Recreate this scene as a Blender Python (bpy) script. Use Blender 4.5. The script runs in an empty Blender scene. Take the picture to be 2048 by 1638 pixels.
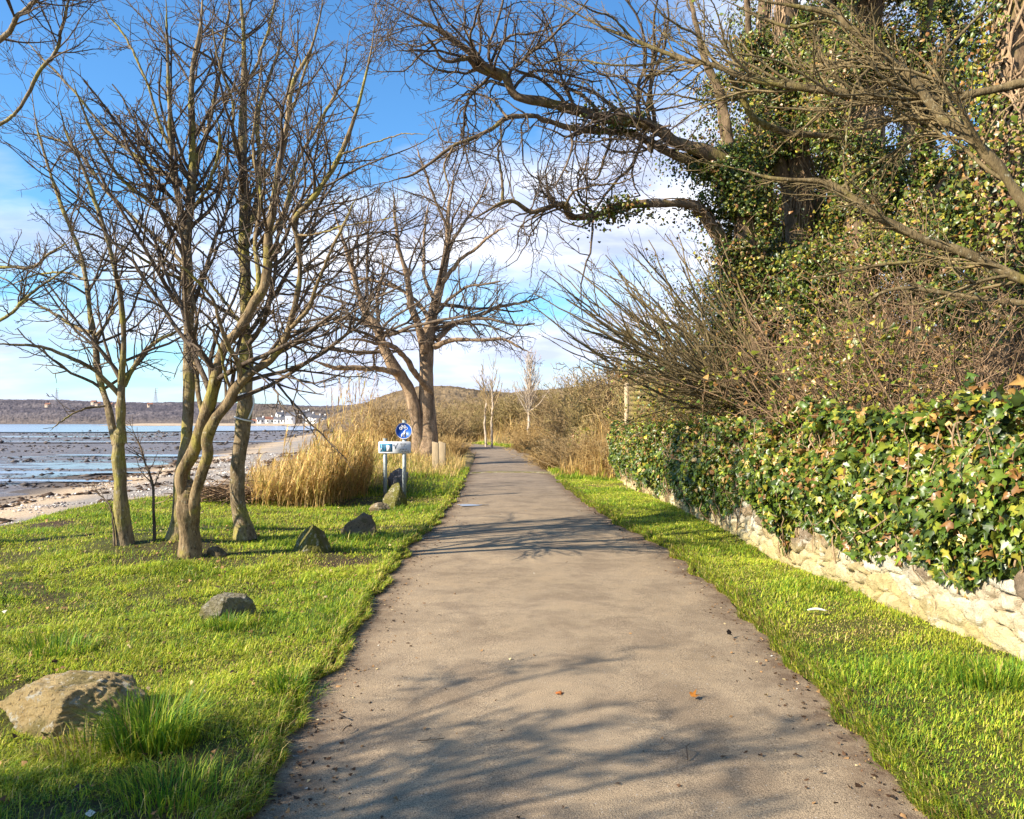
import bpy, math, random
import numpy as np
from mathutils import Vector

rng = np.random.default_rng(7)
random.seed(7)
D = bpy.data
SC = bpy.context.scene
COL = SC.collection
pi = math.pi

# ------------------------------------------------------------------ camera, sky, sun, exposure
F, CX, HZ, EYE = 1600.0, 1024.0, 845.0, 1.6      # focal length and horizon in pixels of the 2048 px photograph; eye height
cam = D.cameras.new('camera'); co = D.objects.new('camera', cam); COL.objects.link(co)
co.location = (0, 0, EYE); co.rotation_euler = (pi/2, 0, 0)
cam.sensor_width = 36; cam.lens = 36*F/2048; cam.shift_y = (HZ-819)/2048
cam.clip_start = 0.05; cam.clip_end = 20000
SC.camera = co

SUN_EL = math.radians(31)
SH = np.array([0.899, 0.438]); SH /= np.linalg.norm(SH)       # direction in which shadows fall on the ground
sl = D.lights.new('sun', 'SUN'); so = D.objects.new('sun', sl); COL.objects.link(so)
sl.energy = 5.0; sl.angle = math.radians(0.5); sl.color = (1.0, 0.90, 0.74)
ldir = Vector((SH[0]*math.cos(SUN_EL), SH[1]*math.cos(SUN_EL), -math.sin(SUN_EL)))
so.rotation_euler = ldir.to_track_quat('-Z', 'Y').to_euler(); so.location = (-20, -12, 20)
SC.view_settings.view_transform = 'Standard'; SC.view_settings.look = 'None'
SC.view_settings.exposure = 1.2; SC.view_settings.gamma = 1

class NT:
    """small helper for node trees"""
    def __init__(s, nt): s.t = nt; s.n = nt.nodes; s.l = nt.links
    def new(s, typ, **kw):
        n = s.n.new(typ)
        for k, v in kw.items():
            if k.startswith('i_'):
                key = k[2:]; key = int(key) if key.isdigit() else key.replace('_', ' ')
                n.inputs[key].default_value = v
            else: setattr(n, k, v)
        return n
    def link(s, a, b): s.l.new(a, b)
    def math(s, op, a, b=None, clamp=False):
        n = s.n.new('ShaderNodeMath'); n.operation = op; n.use_clamp = clamp
        for i, v in enumerate((a, b)):
            if v is None: continue
            if isinstance(v, (int, float)): n.inputs[i].default_value = v
            else: s.l.new(v, n.inputs[i])
        return n.outputs[0]
    def ramp(s, fac, stops, interp='LINEAR'):
        n = s.n.new('ShaderNodeValToRGB'); n.color_ramp.interpolation = interp
        e = n.color_ramp.elements
        while len(e) < len(stops): e.new(0.5)
        for i, (p, c) in enumerate(stops):
            e[i].position = p; e[i].color = (c if hasattr(c, '__len__') else (c, c, c)) + ((1,) if not hasattr(c, '__len__') or len(c) == 3 else ())
        s.l.new(fac, n.inputs[0]); return n.outputs[0]
    def mix(s, fac, a, b, mode='MIX'):
        n = s.n.new('ShaderNodeMix'); n.data_type = 'RGBA'; n.blend_type = mode
        for i, v in ((0, fac), (6, a), (7, b)):
            if isinstance(v, (int, float)): n.inputs[i].default_value = v
            elif isinstance(v, (tuple, list)): n.inputs[i].default_value = tuple(v)[:3]+(1,)
            else: s.l.new(v, n.inputs[i])
        return n.outputs[2]
    def noise(s, vec, scale, detail=4, rough=0.55, dist=0.0):
        n = s.n.new('ShaderNodeTexNoise'); n.inputs['Scale'].default_value = scale; n.inputs['Detail'].default_value = detail
        n.inputs['Roughness'].default_value = rough; n.inputs['Distortion'].default_value = dist
        if vec is not None: s.l.new(vec, n.inputs['Vector'])
        return n.outputs['Fac']

W = D.worlds.new('World'); SC.world = W; W.use_nodes = True
w = NT(W.node_tree); w.n.clear()
sky = w.new('ShaderNodeTexSky', sky_type='NISHITA', sun_disc=False, sun_elevation=SUN_EL,
            sun_rotation=math.atan2(-SH[0], -SH[1]), altitude=0, air_density=1.0, dust_density=0.3, ozone_density=2.0)
tc = w.new('ShaderNodeTexCoord')
sep = w.new('ShaderNodeSeparateXYZ'); w.link(tc.outputs['Generated'], sep.inputs[0])
zc = w.math('MAXIMUM', sep.outputs[2], 0.0)
den = w.math('ADD', zc, 0.22)
cv = w.new('ShaderNodeCombineXYZ'); w.link(w.math('DIVIDE', sep.outputs[0], den), cv.inputs[0]); w.link(w.math('DIVIDE', sep.outputs[1], den), cv.inputs[1])
mp = w.new('ShaderNodeMapping'); w.link(cv.outputs[0], mp.inputs[0]); mp.inputs['Location'].default_value = (3.1, 1.4, 0); mp.inputs['Scale'].default_value = (1.05, 1.5, 1)
n1 = w.noise(mp.outputs[0], 1.0, 7, 0.52, 0.15)
n2 = w.noise(mp.outputs[0], 2.6, 6, 0.55, 0.1)
# clouds stand thicker near the horizon and to the right of the view
bias = w.math('MULTIPLY', w.math('SUBTRACT', 0.36, zc), 0.55)
bias = w.math('ADD', bias, w.math('MULTIPLY', sep.outputs[0], 0.10))
cm = w.ramp(w.math('ADD', n1, bias), [(0.47, 0.0), (0.56, 0.5), (0.68, 1.0)])
shade = w.ramp(w.math('SUBTRACT', n2, w.math('MULTIPLY', w.math('SUBTRACT', n1, 0.5), 0.3)), [(0.36, (3.4, 3.9, 5.4)), (0.5, (5.0, 5.4, 6.6)), (0.62, (6.6, 6.7, 7.2))])
hs = w.new('ShaderNodeHueSaturation'); hs.inputs['Saturation'].default_value = 1.12; hs.inputs['Value'].default_value = 1.0
w.link(sky.outputs[0], hs.inputs['Color'])
skyc = w.mix(1.0, hs.outputs[0], (0.72, 1.08, 1.28), 'MULTIPLY')
shade = w.mix(w.ramp(zc, [(0.02, 0.75), (0.20, 0.0)]), shade, (4.3, 4.9, 6.4))
mixc = w.mix(cm, skyc, shade)
bg = w.new('ShaderNodeBackground'); bg.inputs[1].default_value = 0.088
w.link(mixc, bg.inputs[0])
wo = w.new('ShaderNodeOutputWorld'); w.link(bg.outputs[0], wo.inputs[0])

# ------------------------------------------------------------------ object helpers
def tag(o, label=None, cat=None, group=None, kind=None):
    if label: o['label'] = label
    if cat: o['category'] = cat
    if group: o['group'] = group
    if kind: o['kind'] = kind
    return o
def empty(name, loc, label, cat, group=None):
    o = D.objects.new(name, None); COL.objects.link(o); o.location = [float(v) for v in loc]; o.empty_display_size = 0.2
    return tag(o, label, cat, group)

def mesh_obj(name, V, faces, mat, parent=None, col=None, smooth=False, mats=None, fm=None):
    """V (n,3) in world space; faces: list of index arrays (m,k); col: per-vertex rgb; parts keep world space under an unrotated parent"""
    V = np.asarray(V, dtype=np.float32).reshape(-1, 3)
    if parent is not None: V = V - np.array(parent.matrix_basis.translation, dtype=np.float32)
    faces = [np.asarray(f, dtype=np.int32) for f in faces if len(f)]
    loops = np.concatenate([f.ravel() for f in faces])
    tot = np.concatenate([np.full(len(f), f.shape[1], dtype=np.int32) for f in faces])
    start = np.concatenate([[0], np.cumsum(tot)[:-1]]).astype(np.int32)
    me = D.meshes.new(name)
    me.vertices.add(len(V)); me.vertices.foreach_set('co', V.ravel())
    me.loops.add(len(loops)); me.loops.foreach_set('vertex_index', loops)
    me.polygons.add(len(tot)); me.polygons.foreach_set('loop_start', start)
    if smooth: me.polygons.foreach_set('use_smooth', np.ones(len(tot), dtype=bool))
    for m in (mats or [mat]): me.materials.append(m)
    if fm is not None: me.polygons.foreach_set('material_index', np.asarray(fm, dtype=np.int32))
    me.update(calc_edges=True)
    if col is not None:
        c = np.ones((len(V), 4), dtype=np.float32); c[:, :3] = col
        a = me.color_attributes.new('Col', 'FLOAT_COLOR', 'POINT'); a.data.foreach_set('color', c.ravel())
    o = D.objects.new(name, me); COL.objects.link(o)
    if parent is not None: o.parent = parent
    return o

class MB:
    """collects shapes for ONE mesh"""
    def __init__(s): s.v = []; s.f = {}; s.c = []; s.n = 0
    def add(s, V, Fs, col=None):
        V = np.asarray(V, float).reshape(-1, 3)
        for f in Fs:
            f = np.asarray(f, int)
            if len(f): s.f.setdefault(f.shape[1], []).append(f + s.n)
        s.v.append(V); s.n += len(V)
        if col is not None:
            c = np.asarray(col, float); s.c.append(np.broadcast_to(c, V.shape) if c.ndim == 1 else c)
        return s
    def box(s, lo, hi, col=None, rz=0, piv=None):
        x0, y0, z0 = lo; x1, y1, z1 = hi
        V = np.array([(x, y, z) for z in (z0, z1) for y in (y0, y1) for x in (x0, x1)], float)
        if rz:
            p = np.array(piv if piv is not None else ((x0+x1)/2, (y0+y1)/2)); c, q = math.cos(rz), math.sin(rz)
            d = V[:, :2]-p; V[:, 0] = p[0]+d[:, 0]*c-d[:, 1]*q; V[:, 1] = p[1]+d[:, 0]*q+d[:, 1]*c
        return s.add(V, [[(0, 2, 3, 1), (4, 5, 7, 6), (0, 1, 5, 4), (2, 6, 7, 3), (0, 4, 6, 2), (1, 3, 7, 5)]], col)
    def tube(s, P, R, S=8, col=None, caps=True):
        P = np.asarray(P, float)[None]; R = np.broadcast_to(np.asarray(R, float), P.shape[1:2])[None]
        V, Q = tubes(P, R, S); s.add(V, [Q], col)
        if caps:
            k = P.shape[1]
            s.f.setdefault(S, []).append(np.array([list(range(S))[::-1], [(k-1)*S+i for i in range(S)]]) + s.n - len(V))
        return s
    def build(s, name, mat, parent=None, smooth=False):
        return mesh_obj(name, np.concatenate(s.v), [np.concatenate(f) for f in s.f.values()], mat, parent, np.concatenate(s.c) if s.c else None, smooth)

def unit(a): return a/np.maximum(np.linalg.norm(a, axis=-1, keepdims=True), 1e-9)
def tubes(P, R, S):
    """P (N,K,3), R (N,K) -> vertices, quads"""
    N, K, _ = P.shape
    T = unit(np.gradient(P, axis=1))
    m = np.abs(T.mean(axis=1)); ref = np.eye(3)[np.argmin(m, axis=1)][:, None, :]
    U = unit(np.cross(T, np.broadcast_to(ref, T.shape))); Vv = np.cross(T, U)
    a = np.linspace(0, 2*pi, S, endpoint=False)
    ring = P[:, :, None, :] + R[:, :, None, None]*(np.cos(a)[None, None, :, None]*U[:, :, None, :] + np.sin(a)[None, None, :, None]*Vv[:, :, None, :])
    base = (np.arange(N)[:, None, None]*K + np.arange(K-1)[None, :, None])*S
    j = np.arange(S)[None, None, :]; j2 = (j+1) % S
    Q = np.stack([base+j, base+j2, base+S+j2, base+S+j], axis=-1).reshape(-1, 4)
    return ring.reshape(-1, 3), Q

def spline(C, K):
    """Catmull-Rom through control rows (n,d) -> (K,d)"""
    C = np.asarray(C, float); n = len(C)
    if n == 2: return C[0]+(C[1]-C[0])*np.linspace(0, 1, K)[:, None]
    E = np.vstack([2*C[0]-C[1], C, 2*C[-1]-C[-2]])
    t = np.linspace(0, n-1-1e-6, K); i = t.astype(int); u = (t-i)[:, None]
    p0, p1, p2, p3 = E[i], E[i+1], E[i+2], E[i+3]
    return 0.5*((2*p1)+(-p0+p2)*u+(2*p0-5*p1+4*p2-p3)*u*u+(-p0+3*p1-3*p2+p3)*u**3)

# cheap smooth noise: sums of sines
def sines(seed, dim, freq, n=10):
    r = np.random.default_rng(seed); k = unit(r.normal(size=(n, dim)))*freq*r.uniform(0.6, 1.7, size=(n, 1)); ph = r.uniform(0, 2*pi, n)
    return lambda P: np.sin(P @ k.T + ph).sum(axis=-1)/math.sqrt(n)*1.2
def vnoise(P, scale, seed, octv=4, gain=0.55):
    r = np.random.default_rng(seed); T = r.uniform(-1, 1, 65536); out = 0; amp = 1.0; tot = 0
    for o in range(octv):
        q = np.asarray(P)/scale*(2.03**o)+o*17.3; i = np.floor(q).astype(np.int64); f = q-i; f = f*f*(3-2*f)
        h = lambda a, b: T[((i[..., 0]+a)*7919+(i[..., 1]+b)*104729+o*1301) & 65535]
        v = (h(0, 0)*(1-f[..., 0])+h(1, 0)*f[..., 0])*(1-f[..., 1])+(h(0, 1)*(1-f[..., 0])+h(1, 1)*f[..., 0])*f[..., 1]
        out = out+amp*v; tot += amp; amp *= gain
    return out/tot*1.6
def sm(a, b, x): t = np.clip((x-a)/(b-a), 0, 1); return t*t*(3-2*t)

# ------------------------------------------------------------------ layout of the ground
PY = np.array([-10, 0, 3.23, 3.79, 4.6, 5.63, 6.74, 8.3, 10.0, 12.5, 16.5, 24.4, 34, 39, 48, 56, 64, 75])
PL = np.array([-1.0, -1.03, -1.06, -1.1, -1.22, -1.2, -1.24, -1.3, -1.34, -1.24, -1.23, -1.36, -1.6, -1.8, -2.7, -4.6, -7.5, -13])
PR = np.array([1.6, 1.63, 1.68, 1.75, 1.83, 1.89, 1.95, 1.99, 1.98, 1.69, 1.45, 1.2, 1.06, 1.0, 0.35, -1.6, -4.6, -10])
e1, e2 = sines(31, 1, 5.0), sines(32, 1, 13.0)
def edge_l(Y): Y = np.asarray(Y, float); return np.interp(Y, PY, PL)+0.03*e1(Y[..., None])+0.010*e2(Y[..., None])
def edge_r(Y): Y = np.asarray(Y, float); return np.interp(Y, PY, PR)+0.03*e1(Y[..., None]+40)+0.010*e2(Y[..., None]+40)
SY = np.array([-12, 4, 8, 11.4, 14, 15.8, 16.6, 17.4, 22, 30, 45, 60, 80, 150, 430])
SX = np.array([-10, -8.6, -7.7, -7.4, -7.9, -7.6, -5.6, -4.3, -3.9, -5, -7.5, -10.5, -14, -28, -76])
u1, u2, u3 = sines(1, 2, 0.55), sines(2, 2, 1.7), sines(3, 2, 5.5)
def height(X, Y):
    X = np.asarray(X, float); Y = np.asarray(Y, float); P = np.stack([X, Y], -1)
    und = 0.05*u1(P)+0.028*u2(P)+0.008*u3(P)
    el, er = np.interp(Y, PY, PL), np.interp(Y, PY, PR)
    off = np.where(X < el, el-X, np.where(X > er, X-er, 0))
    lawn = 0.045+und*sm(0.0, 1.6, off)+0.10*sm(0.4, 2.5, off)*np.exp(-((X+6)**2/12+(Y-13)**2/18))
    lawn = lawn+0.45*sm(19, 29, Y)*sm(0.3, 3.2, el-X)                      # bank on which the far tree stands
    lawn = lawn+0.75*sm(21.5, 27, Y)*sm(0.6, 4.0, X-er)                     # bank to the right of the far path
    lawn = np.where(off <= 0, -0.05, lawn-0.05*(1-sm(0.0, 0.05, off)))
    d = X-np.interp(Y, SY, SX)+0.25*u2(P*0.8+5)
    beach = -0.70-0.042*np.clip(-d, 0, 40)+0.03*u2(P)+0.012*u3(P)
    return beach+(lawn-beach)*sm(-1.9, 0.1, d)
def shore(X, Y): return np.asarray(X)-np.interp(Y, SY, SX)
def gnd(px, py):
    z = 0.0
    for _ in range(14):
        Y = (EYE-z)*F/(py-HZ); X = (px-CX)*Y/F; z = 0.5*z+0.5*float(height(X, Y))
    return np.array([X, Y, float(height(X, Y))])
def at(px, py, Y): return np.array([(px-CX)*Y/F, Y, EYE-(py-HZ)*Y/F])
def onground(X, Y): return np.array([X, Y, float(height(X, Y))])

# ------------------------------------------------------------------ materials
def new_mat(name):
    m = D.materials.new(name); m.use_nodes = True; t = NT(m.node_tree); t.n.clear()
    out = t.new('ShaderNodeOutputMaterial'); return m, t, out
def pbsdf(t, out, rough=0.8, spec=0.3):
    b = t.new('ShaderNodeBsdfPrincipled'); b.inputs['Roughness'].default_value = rough; b.inputs['Specular IOR Level'].default_value = spec
    t.link(b.outputs[0], out.inputs[0]); return b
def bump(t, b, h, strength=0.5, dist=0.02):
    n = t.new('ShaderNodeBump'); n.inputs['Strength'].default_value = strength; n.inputs['Distance'].default_value = dist
    t.link(h, n.inputs['Height']); t.link(n.outputs[0], b.inputs['Normal'])
def pos(t): return t.new('ShaderNodeNewGeometry').outputs['Position']
def stretch(t, v, s):
    m = t.new('ShaderNodeMapping'); m.inputs['Scale'].default_value = s; t.link(v, m.inputs[0]); return m.outputs[0]

def leaf_mat(name, rough=0.5, spec=0.3, trans=0.3, vary=0.0):
    m, t, out = new_mat(name)
    a = t.new('ShaderNodeAttribute', attribute_name='Col').outputs['Color']
    b = t.new('ShaderNodeBsdfPrincipled'); b.inputs['Roughness'].default_value = rough; b.inputs['Specular IOR Level'].default_value = spec
    if vary:
        a = t.mix(vary, a, t.ramp(t.noise(pos(t), 60, 3), [(0.3, (0.4, 0.4, 0.4)), (0.7, (1.5, 1.5, 1.5))]), 'MULTIPLY')
    t.link(a, b.inputs['Base Color'])
    tr = t.new('ShaderNodeBsdfTranslucent'); t.link(a, tr.inputs[0])
    mx = t.new('ShaderNodeMixShader'); mx.inputs[0].default_value = trans
    t.link(b.outputs[0], mx.inputs[1]); t.link(tr.outputs[0], mx.inputs[2]); t.link(mx.outputs[0], out.inputs[0])
    return m
M_IVY = leaf_mat('ivy_leaf', 0.36, 0.38, 0.14)
M_BLADE = leaf_mat('grass_blade', 0.55, 0.25, 0.42)
M_REED = leaf_mat('reed_leaf', 0.6, 0.25, 0.35)
M_LITTER = leaf_mat('litter', 0.8, 0.1, 0.05)

def bark(name, c1, c2, moss=None, lichen=None, mossamt=0.5, scale=9.0):
    m, t, out = new_mat(name); b = pbsdf(t, out, 0.88, 0.2); p = pos(t)
    n = t.noise(stretch(t, p, (1, 1, 0.35)), scale, 6, 0.65)
    c = t.ramp(n, [(0.3, c1), (0.72, c2)])
    if moss:
        k = t.ramp(t.noise(p, 2.2, 5, 0.6), [(0.62-0.25*mossamt, 0.0), (0.72-0.2*mossamt, 0.85)]); c = t.mix(k, c, moss)
    if lichen:
        k = t.ramp(t.noise(p, 21, 6, 0.75), [(0.57, 0.0), (0.66, 0.85)]); c = t.mix(k, c, lichen)
    c = t.mix(t.ramp(t.noise(stretch(t, p, (1, 1, 0.3)), 42, 5, 0.7), [(0.36, 0.75), (0.48, 0.0)]), c, tuple(v*0.45 for v in c1))
    t.link(c, b.inputs['Base Color'])
    h = t.math('ADD', n, t.math('MULTIPLY', t.noise(stretch(t, p, (1, 1, 0.25)), 38, 4), 0.5))
    bump(t, b, h, 0.9, 0.025); return m
M_BARK_A = bark('bark_grey_green', (0.08, 0.058, 0.032), (0.33, 0.245, 0.14), (0.27, 0.235, 0.05), (0.40, 0.37, 0.28), 0.55)
M_BARK_B = bark('bark_brown', (0.075, 0.05, 0.026), (0.34, 0.24, 0.125), (0.27, 0.23, 0.045), (0.38, 0.33, 0.21), 0.55)
M_BARK_E = bark('bark_pinkish', (0.085, 0.055, 0.033), (0.48, 0.33, 0.20), None, (0.5, 0.42, 0.32), 0.3, 4.0)
M_BARK_F = bark('bark_dark', (0.075, 0.052, 0.03), (0.26, 0.175, 0.10), (0.17, 0.14, 0.035), None, 0.4, 6.0)
M_BARK_H = bark('bark_olive', (0.065, 0.047, 0.022), (0.20, 0.145, 0.07), (0.17, 0.14, 0.035), (0.36, 0.33, 0.22), 0.5)
M_TWIG = bark('twig_bark', (0.055, 0.04, 0.03), (0.20, 0.145, 0.095), None, None, 0, 5.0)
M_TWIG_R = bark('twig_red_bark', (0.13, 0.085, 0.05), (0.42, 0.27, 0.15), None, None, 0, 3.0)
M_TWIG_G = bark('twig_olive_bark', (0.10, 0.075, 0.034), (0.28, 0.205, 0.10), None, None, 0, 3.0)
M_VINE = bark('ivy_stem_bark', (0.17, 0.11, 0.06), (0.50, 0.34, 0.20), None, None, 0, 12.0)

def mat_asphalt():
    m, t, out = new_mat('asphalt'); b = pbsdf(t, out, 0.93, 0.15); p = pos(t)
    big = t.noise(p, 0.7, 5, 0.6); mid = t.noise(p, 7, 5, 0.7); fine = t.noise(p, 170, 2, 0.6)
    c = t.mix(t.ramp(big, [(0.35, 0.0), (0.7, 1.0)]), (0.305, 0.229, 0.146), (0.37, 0.281, 0.182))
    c = t.mix(0.8, c, t.ramp(mid, [(0.3, (0.82, 0.82, 0.84)), (0.7, (1.12, 1.11, 1.1))]), 'MULTIPLY')
    c = t.mix(0.9, c, t.ramp(fine, [(0.34, (0.45, 0.45, 0.46)), (0.5, (1, 1, 1)), (0.66, (1.5, 1.5, 1.48))]), 'MULTIPLY')
    sp = t.new('ShaderNodeTexVoronoi', feature='F1'); sp.inputs['Scale'].default_value = 55; t.link(p, sp.inputs['Vector'])
    sr = t.new('ShaderNodeSeparateColor'); t.link(sp.outputs['Color'], sr.inputs[0])
    chip = t.math('MULTIPLY', t.math('LESS_THAN', sp.outputs['Distance'], 0.22), t.math('GREATER_THAN', sr.outputs[0], 0.9))
    c = t.mix(t.math('MULTIPLY', chip, 0.7), c, (0.46, 0.42, 0.37))
    st_ = t.ramp(t.noise(p, 1.7, 6, 0.65, 0.4), [(0.40, (0.80, 0.79, 0.80)), (0.52, (1, 1, 1)), (0.66, (1.10, 1.08, 1.05))]); c = t.mix(1.0, c, st_, 'MULTIPLY')
    chip2 = t.math('MULTIPLY', t.math('LESS_THAN', sp.outputs['Distance'], 0.25), t.math('LESS_THAN', sr.outputs[1], 0.08))
    c = t.mix(t.math('MULTIPLY', chip2, 0.7), c, (0.05, 0.045, 0.04))
    # brown earth worked into the edges of the asphalt, greyer surface further on
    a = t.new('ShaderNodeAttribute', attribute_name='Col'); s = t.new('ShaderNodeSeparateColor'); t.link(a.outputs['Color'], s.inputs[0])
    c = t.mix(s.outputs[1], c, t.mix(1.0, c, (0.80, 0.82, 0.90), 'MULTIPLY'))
    ed = t.math('MULTIPLY', s.outputs[0], t.ramp(t.noise(p, 5, 5, 0.7), [(0.35, 0.15), (0.6, 1.0)]))
    c = t.mix(ed, c, (0.115, 0.072, 0.045))
    t.link(c, b.inputs['Base Color'])
    bump(t, b, t.math('ADD', fine, t.math('MULTIPLY', t.noise(p, 60, 3), 0.5)), 0.75, 0.008); return m
M_ASPHALT = mat_asphalt()

def mat_ground():
    m, t, out = new_mat('ground'); b = pbsdf(t, out, 0.95, 0.15); p = pos(t)
    a = t.new('ShaderNodeAttribute', attribute_name='Col').outputs['Color']
    c = t.mix(0.8, a, t.ramp(t.noise(p, 14, 5, 0.7), [(0.3, (0.55, 0.55, 0.55)), (0.7, (1.4, 1.4, 1.4))]), 'MULTIPLY')
    t.link(c, b.inputs['Base Color']); bump(t, b, t.noise(p, 30, 5, 0.7), 0.8, 0.03); return m
M_GROUND = mat_ground()

def mat_mud():
    m, t, out = new_mat('wet_mud'); b = pbsdf(t, out, 0.9, 0.5); p = pos(t)
    bands = t.noise(stretch(t, p, (0.012, 0.06, 1)), 1.0, 5, 0.6, 0.3)
    fine = t.noise(stretch(t, p, (0.3, 0.8, 1)), 1.0, 6, 0.7)
    k = t.math('ADD', bands, t.math('MULTIPLY', t.math('SUBTRACT', fine, 0.5), 0.5))
    wet = t.ramp(k, [(0.545, 0.0), (0.58, 1.0)])
    c = t.ramp(t.noise(stretch(t, p, (0.25, 0.6, 1)), 1.3, 7, 0.75), [(0.3, (0.06, 0.05, 0.047)), (0.5, (0.17, 0.14, 0.125)), (0.72, (0.31, 0.26, 0.23))])
    c = t.mix(wet, c, (0.07, 0.07, 0.085))
    t.link(c, b.inputs['Base Color']); t.link(t.ramp(wet, [(0, 0.5), (1, 0.13)]), b.inputs['Roughness'])
    h = t.math('MULTIPLY', t.noise(p, 1.6, 6, 0.75), t.ramp(wet, [(0, 1.0), (1, 0.03)]))
    bump(t, b, h, 0.8, 0.25); return m
M_MUD = mat_mud()
def mat_water():
    m, t, out = new_mat('sea_water'); b = pbsdf(t, out, 0.16, 0.5); p = pos(t)
    t.link(t.ramp(t.noise(stretch(t, p, (0.004, 0.03, 1)), 1, 4), [(0.35, (0.10, 0.14, 0.24)), (0.65, (0.26, 0.32, 0.46))]), b.inputs['Base Color'])
    bump(t, b, t.noise(stretch(t, p, (0.5, 1.5, 1)), 0.6, 4), 0.12, 0.3); return m
M_WATER = mat_water()
def mat_puddle():
    m, t, out = new_mat('puddle'); b = pbsdf(t, out, 0.06, 0.5); b.inputs['Base Color'].default_value = (0.06, 0.055, 0.05, 1); return m
M_PUDDLE = mat_puddle()

def mat_stonewall():
    m, t, out = new_mat('rubble_stone'); b = pbsdf(t, out, 0.92, 0.2); p = pos(t)
    a = t.new('ShaderNodeAttribute', attribute_name='Col').outputs['Color']
    c = t.mix(0.85, a, t.ramp(t.noise(p, 11, 7, 0.75), [(0.28, (0.5, 0.46, 0.4)), (0.5, (1, 1, 1)), (0.7, (1.2, 1.2, 1.18))]), 'MULTIPLY')
    s = t.new('ShaderNodeSeparateXYZ'); t.link(p, s.inputs[0])
    low = t.math('MULTIPLY', t.ramp(t.math('ADD', s.outputs[2], t.math('MULTIPLY', t.noise(p, 4, 4), -0.35)), [(0.0, 1.0), (0.22, 0.0)]), 0.75)
    c = t.mix(low, c, (0.50, 0.40, 0.18))
    li = t.ramp(t.noise(p, 6, 5, 0.65), [(0.58, 0.0), (0.66, 0.7)]); c = t.mix(li, c, (0.62, 0.58, 0.47))
    dk = t.ramp(t.noise(p, 33, 5, 0.8), [(0.60, 0.0), (0.68, 0.8)]); c = t.mix(dk, c, (0.16, 0.12, 0.08))
    t.link(c, b.inputs['Base Color'])
    bump(t, b, t.math('ADD', t.noise(p, 24, 6, 0.75), t.math('MULTIPLY', t.noise(p, 90, 3), 0.5)), 1.0, 0.03); return m
M_WALL = mat_stonewall()

def mat_rock(name, c1, c2, moss, mossamt, lich=(0.6, 0.56, 0.44)):
    m, t, out = new_mat(name); b = pbsdf(t, out, 0.92, 0.2); p = pos(t)
    c = t.ramp(t.noise(p, 6, 6, 0.7), [(0.3, c1), (0.68, c2)])
    c = t.mix(t.ramp(t.noise(p, 4.5, 5, 0.6), [(0.62-mossamt*0.3, 0.0), (0.7-mossamt*0.25, 0.85)]), c, moss)
    c = t.mix(t.ramp(t.noise(p, 13, 7, 0.75), [(0.55, 0.0), (0.62, 0.85)]), c, lich)
    c = t.mix(t.ramp(t.noise(p, 36, 6, 0.75), [(0.56, 0.0), (0.64, 0.85)]), c, (0.05, 0.04, 0.03))
    t.link(c, b.inputs['Base Color']); bump(t, b, t.math('ADD', t.noise(p, 22, 8, 0.8), t.math('MULTIPLY', t.noise(p, 110, 4, 0.7), 0.5)), 1.0, 0.06); return m
def plain(name, col, rough=0.6, spec=0.4, var=0.25, metal=0.0, sc=20):
    m, t, out = new_mat(name); b = pbsdf(t, out, rough, spec); b.inputs['Metallic'].default_value = metal
    c = t.mix(1.0, tuple(col), t.ramp(t.noise(pos(t), sc, 5, 0.65), [(0.3, (1-var,)*3), (0.7, (1+var*0.6,)*3)]), 'MULTIPLY')
    t.link(c, b.inputs['Base Color']); return m
def mat_wood(name, c1, c2, moss=None):
    m, t, out = new_mat(name); b = pbsdf(t, out, 0.85, 0.2); p = pos(t)
    c = t.ramp(t.noise(stretch(t, p, (1, 1, 0.06)), 40, 5, 0.6), [(0.3, c1), (0.7, c2)])
    if moss: c = t.mix(t.ramp(t.noise(p, 5, 4), [(0.42, 0.0), (0.6, 0.85)]), c, moss)
    t.link(c, b.inputs['Base Color']); bump(t, b, t.noise(stretch(t, p, (1, 1, 0.06)), 50, 4), 0.5, 0.01); return m
def mat_attr(name, rough=0.9, sc=0.3, var=0.5):
    m, t, out = new_mat(name); b = pbsdf(t, out, rough, 0.1)
    a = t.new('ShaderNodeAttribute', attribute_name='Col').outputs['Color']
    t.link(t.mix(0.9, a, t.ramp(t.noise(pos(t), sc, 6, 0.75), [(0.3, (1-var,)*3), (0.7, (1+var*0.7,)*3)]), 'MULTIPLY'), b.inputs['Base Color']); return m
M_HILL = mat_attr('bare_woodland', 0.95, 0.12, 0.6)
M_WRACK = mat_attr('beach_debris', 0.85, 3, 0.4)

# ------------------------------------------------------------------ the setting
def grid_faces(nu, nv):
    i = (np.arange(nu-1)[:, None]*nv + np.arange(nv-1)[None, :]).ravel()
    return np.stack([i, i+nv, i+nv+1, i+1], -1)
def lin(*seg):
    return np.unique(np.concatenate([np.linspace(a, b, n) for a, b, n in seg]))
gx = lin((-75, -12, 60), (-12, 5, 190), (5, 60, 30), (60, 420, 12)); gy = lin((-12, 2, 24), (2, 22, 210), (22, 70, 90), (70, 430, 40))
GX, GY = np.meshgrid(gx, gy, indexing='ij'); GZ = height(GX, GY)
P2 = np.stack([GX, GY], -1)
d = shore(GX, GY)
c_soil = np.array([0.075, 0.06, 0.025]); c_green = np.array([0.075, 0.075, 0.018]); c_straw = np.array([0.30, 0.22, 0.10]); c_bare = np.array([0.07, 0.045, 0.028])
c_sand = np.array([0.56, 0.41, 0.26]); c_shingle = np.array([0.30, 0.26, 0.22]); c_wrack = np.array([0.085, 0.058, 0.04]); c_mud = np.array([0.11, 0.092, 0.082])
k = sm(-1, 1, u2(P2*1.3))[..., None]
gc = c_soil*(1-k)+c_green*k
k = sm(0.9, 1.6, u2(P2*0.9+31))[..., None]; gc = gc*(1-k)+c_bare*k
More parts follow.
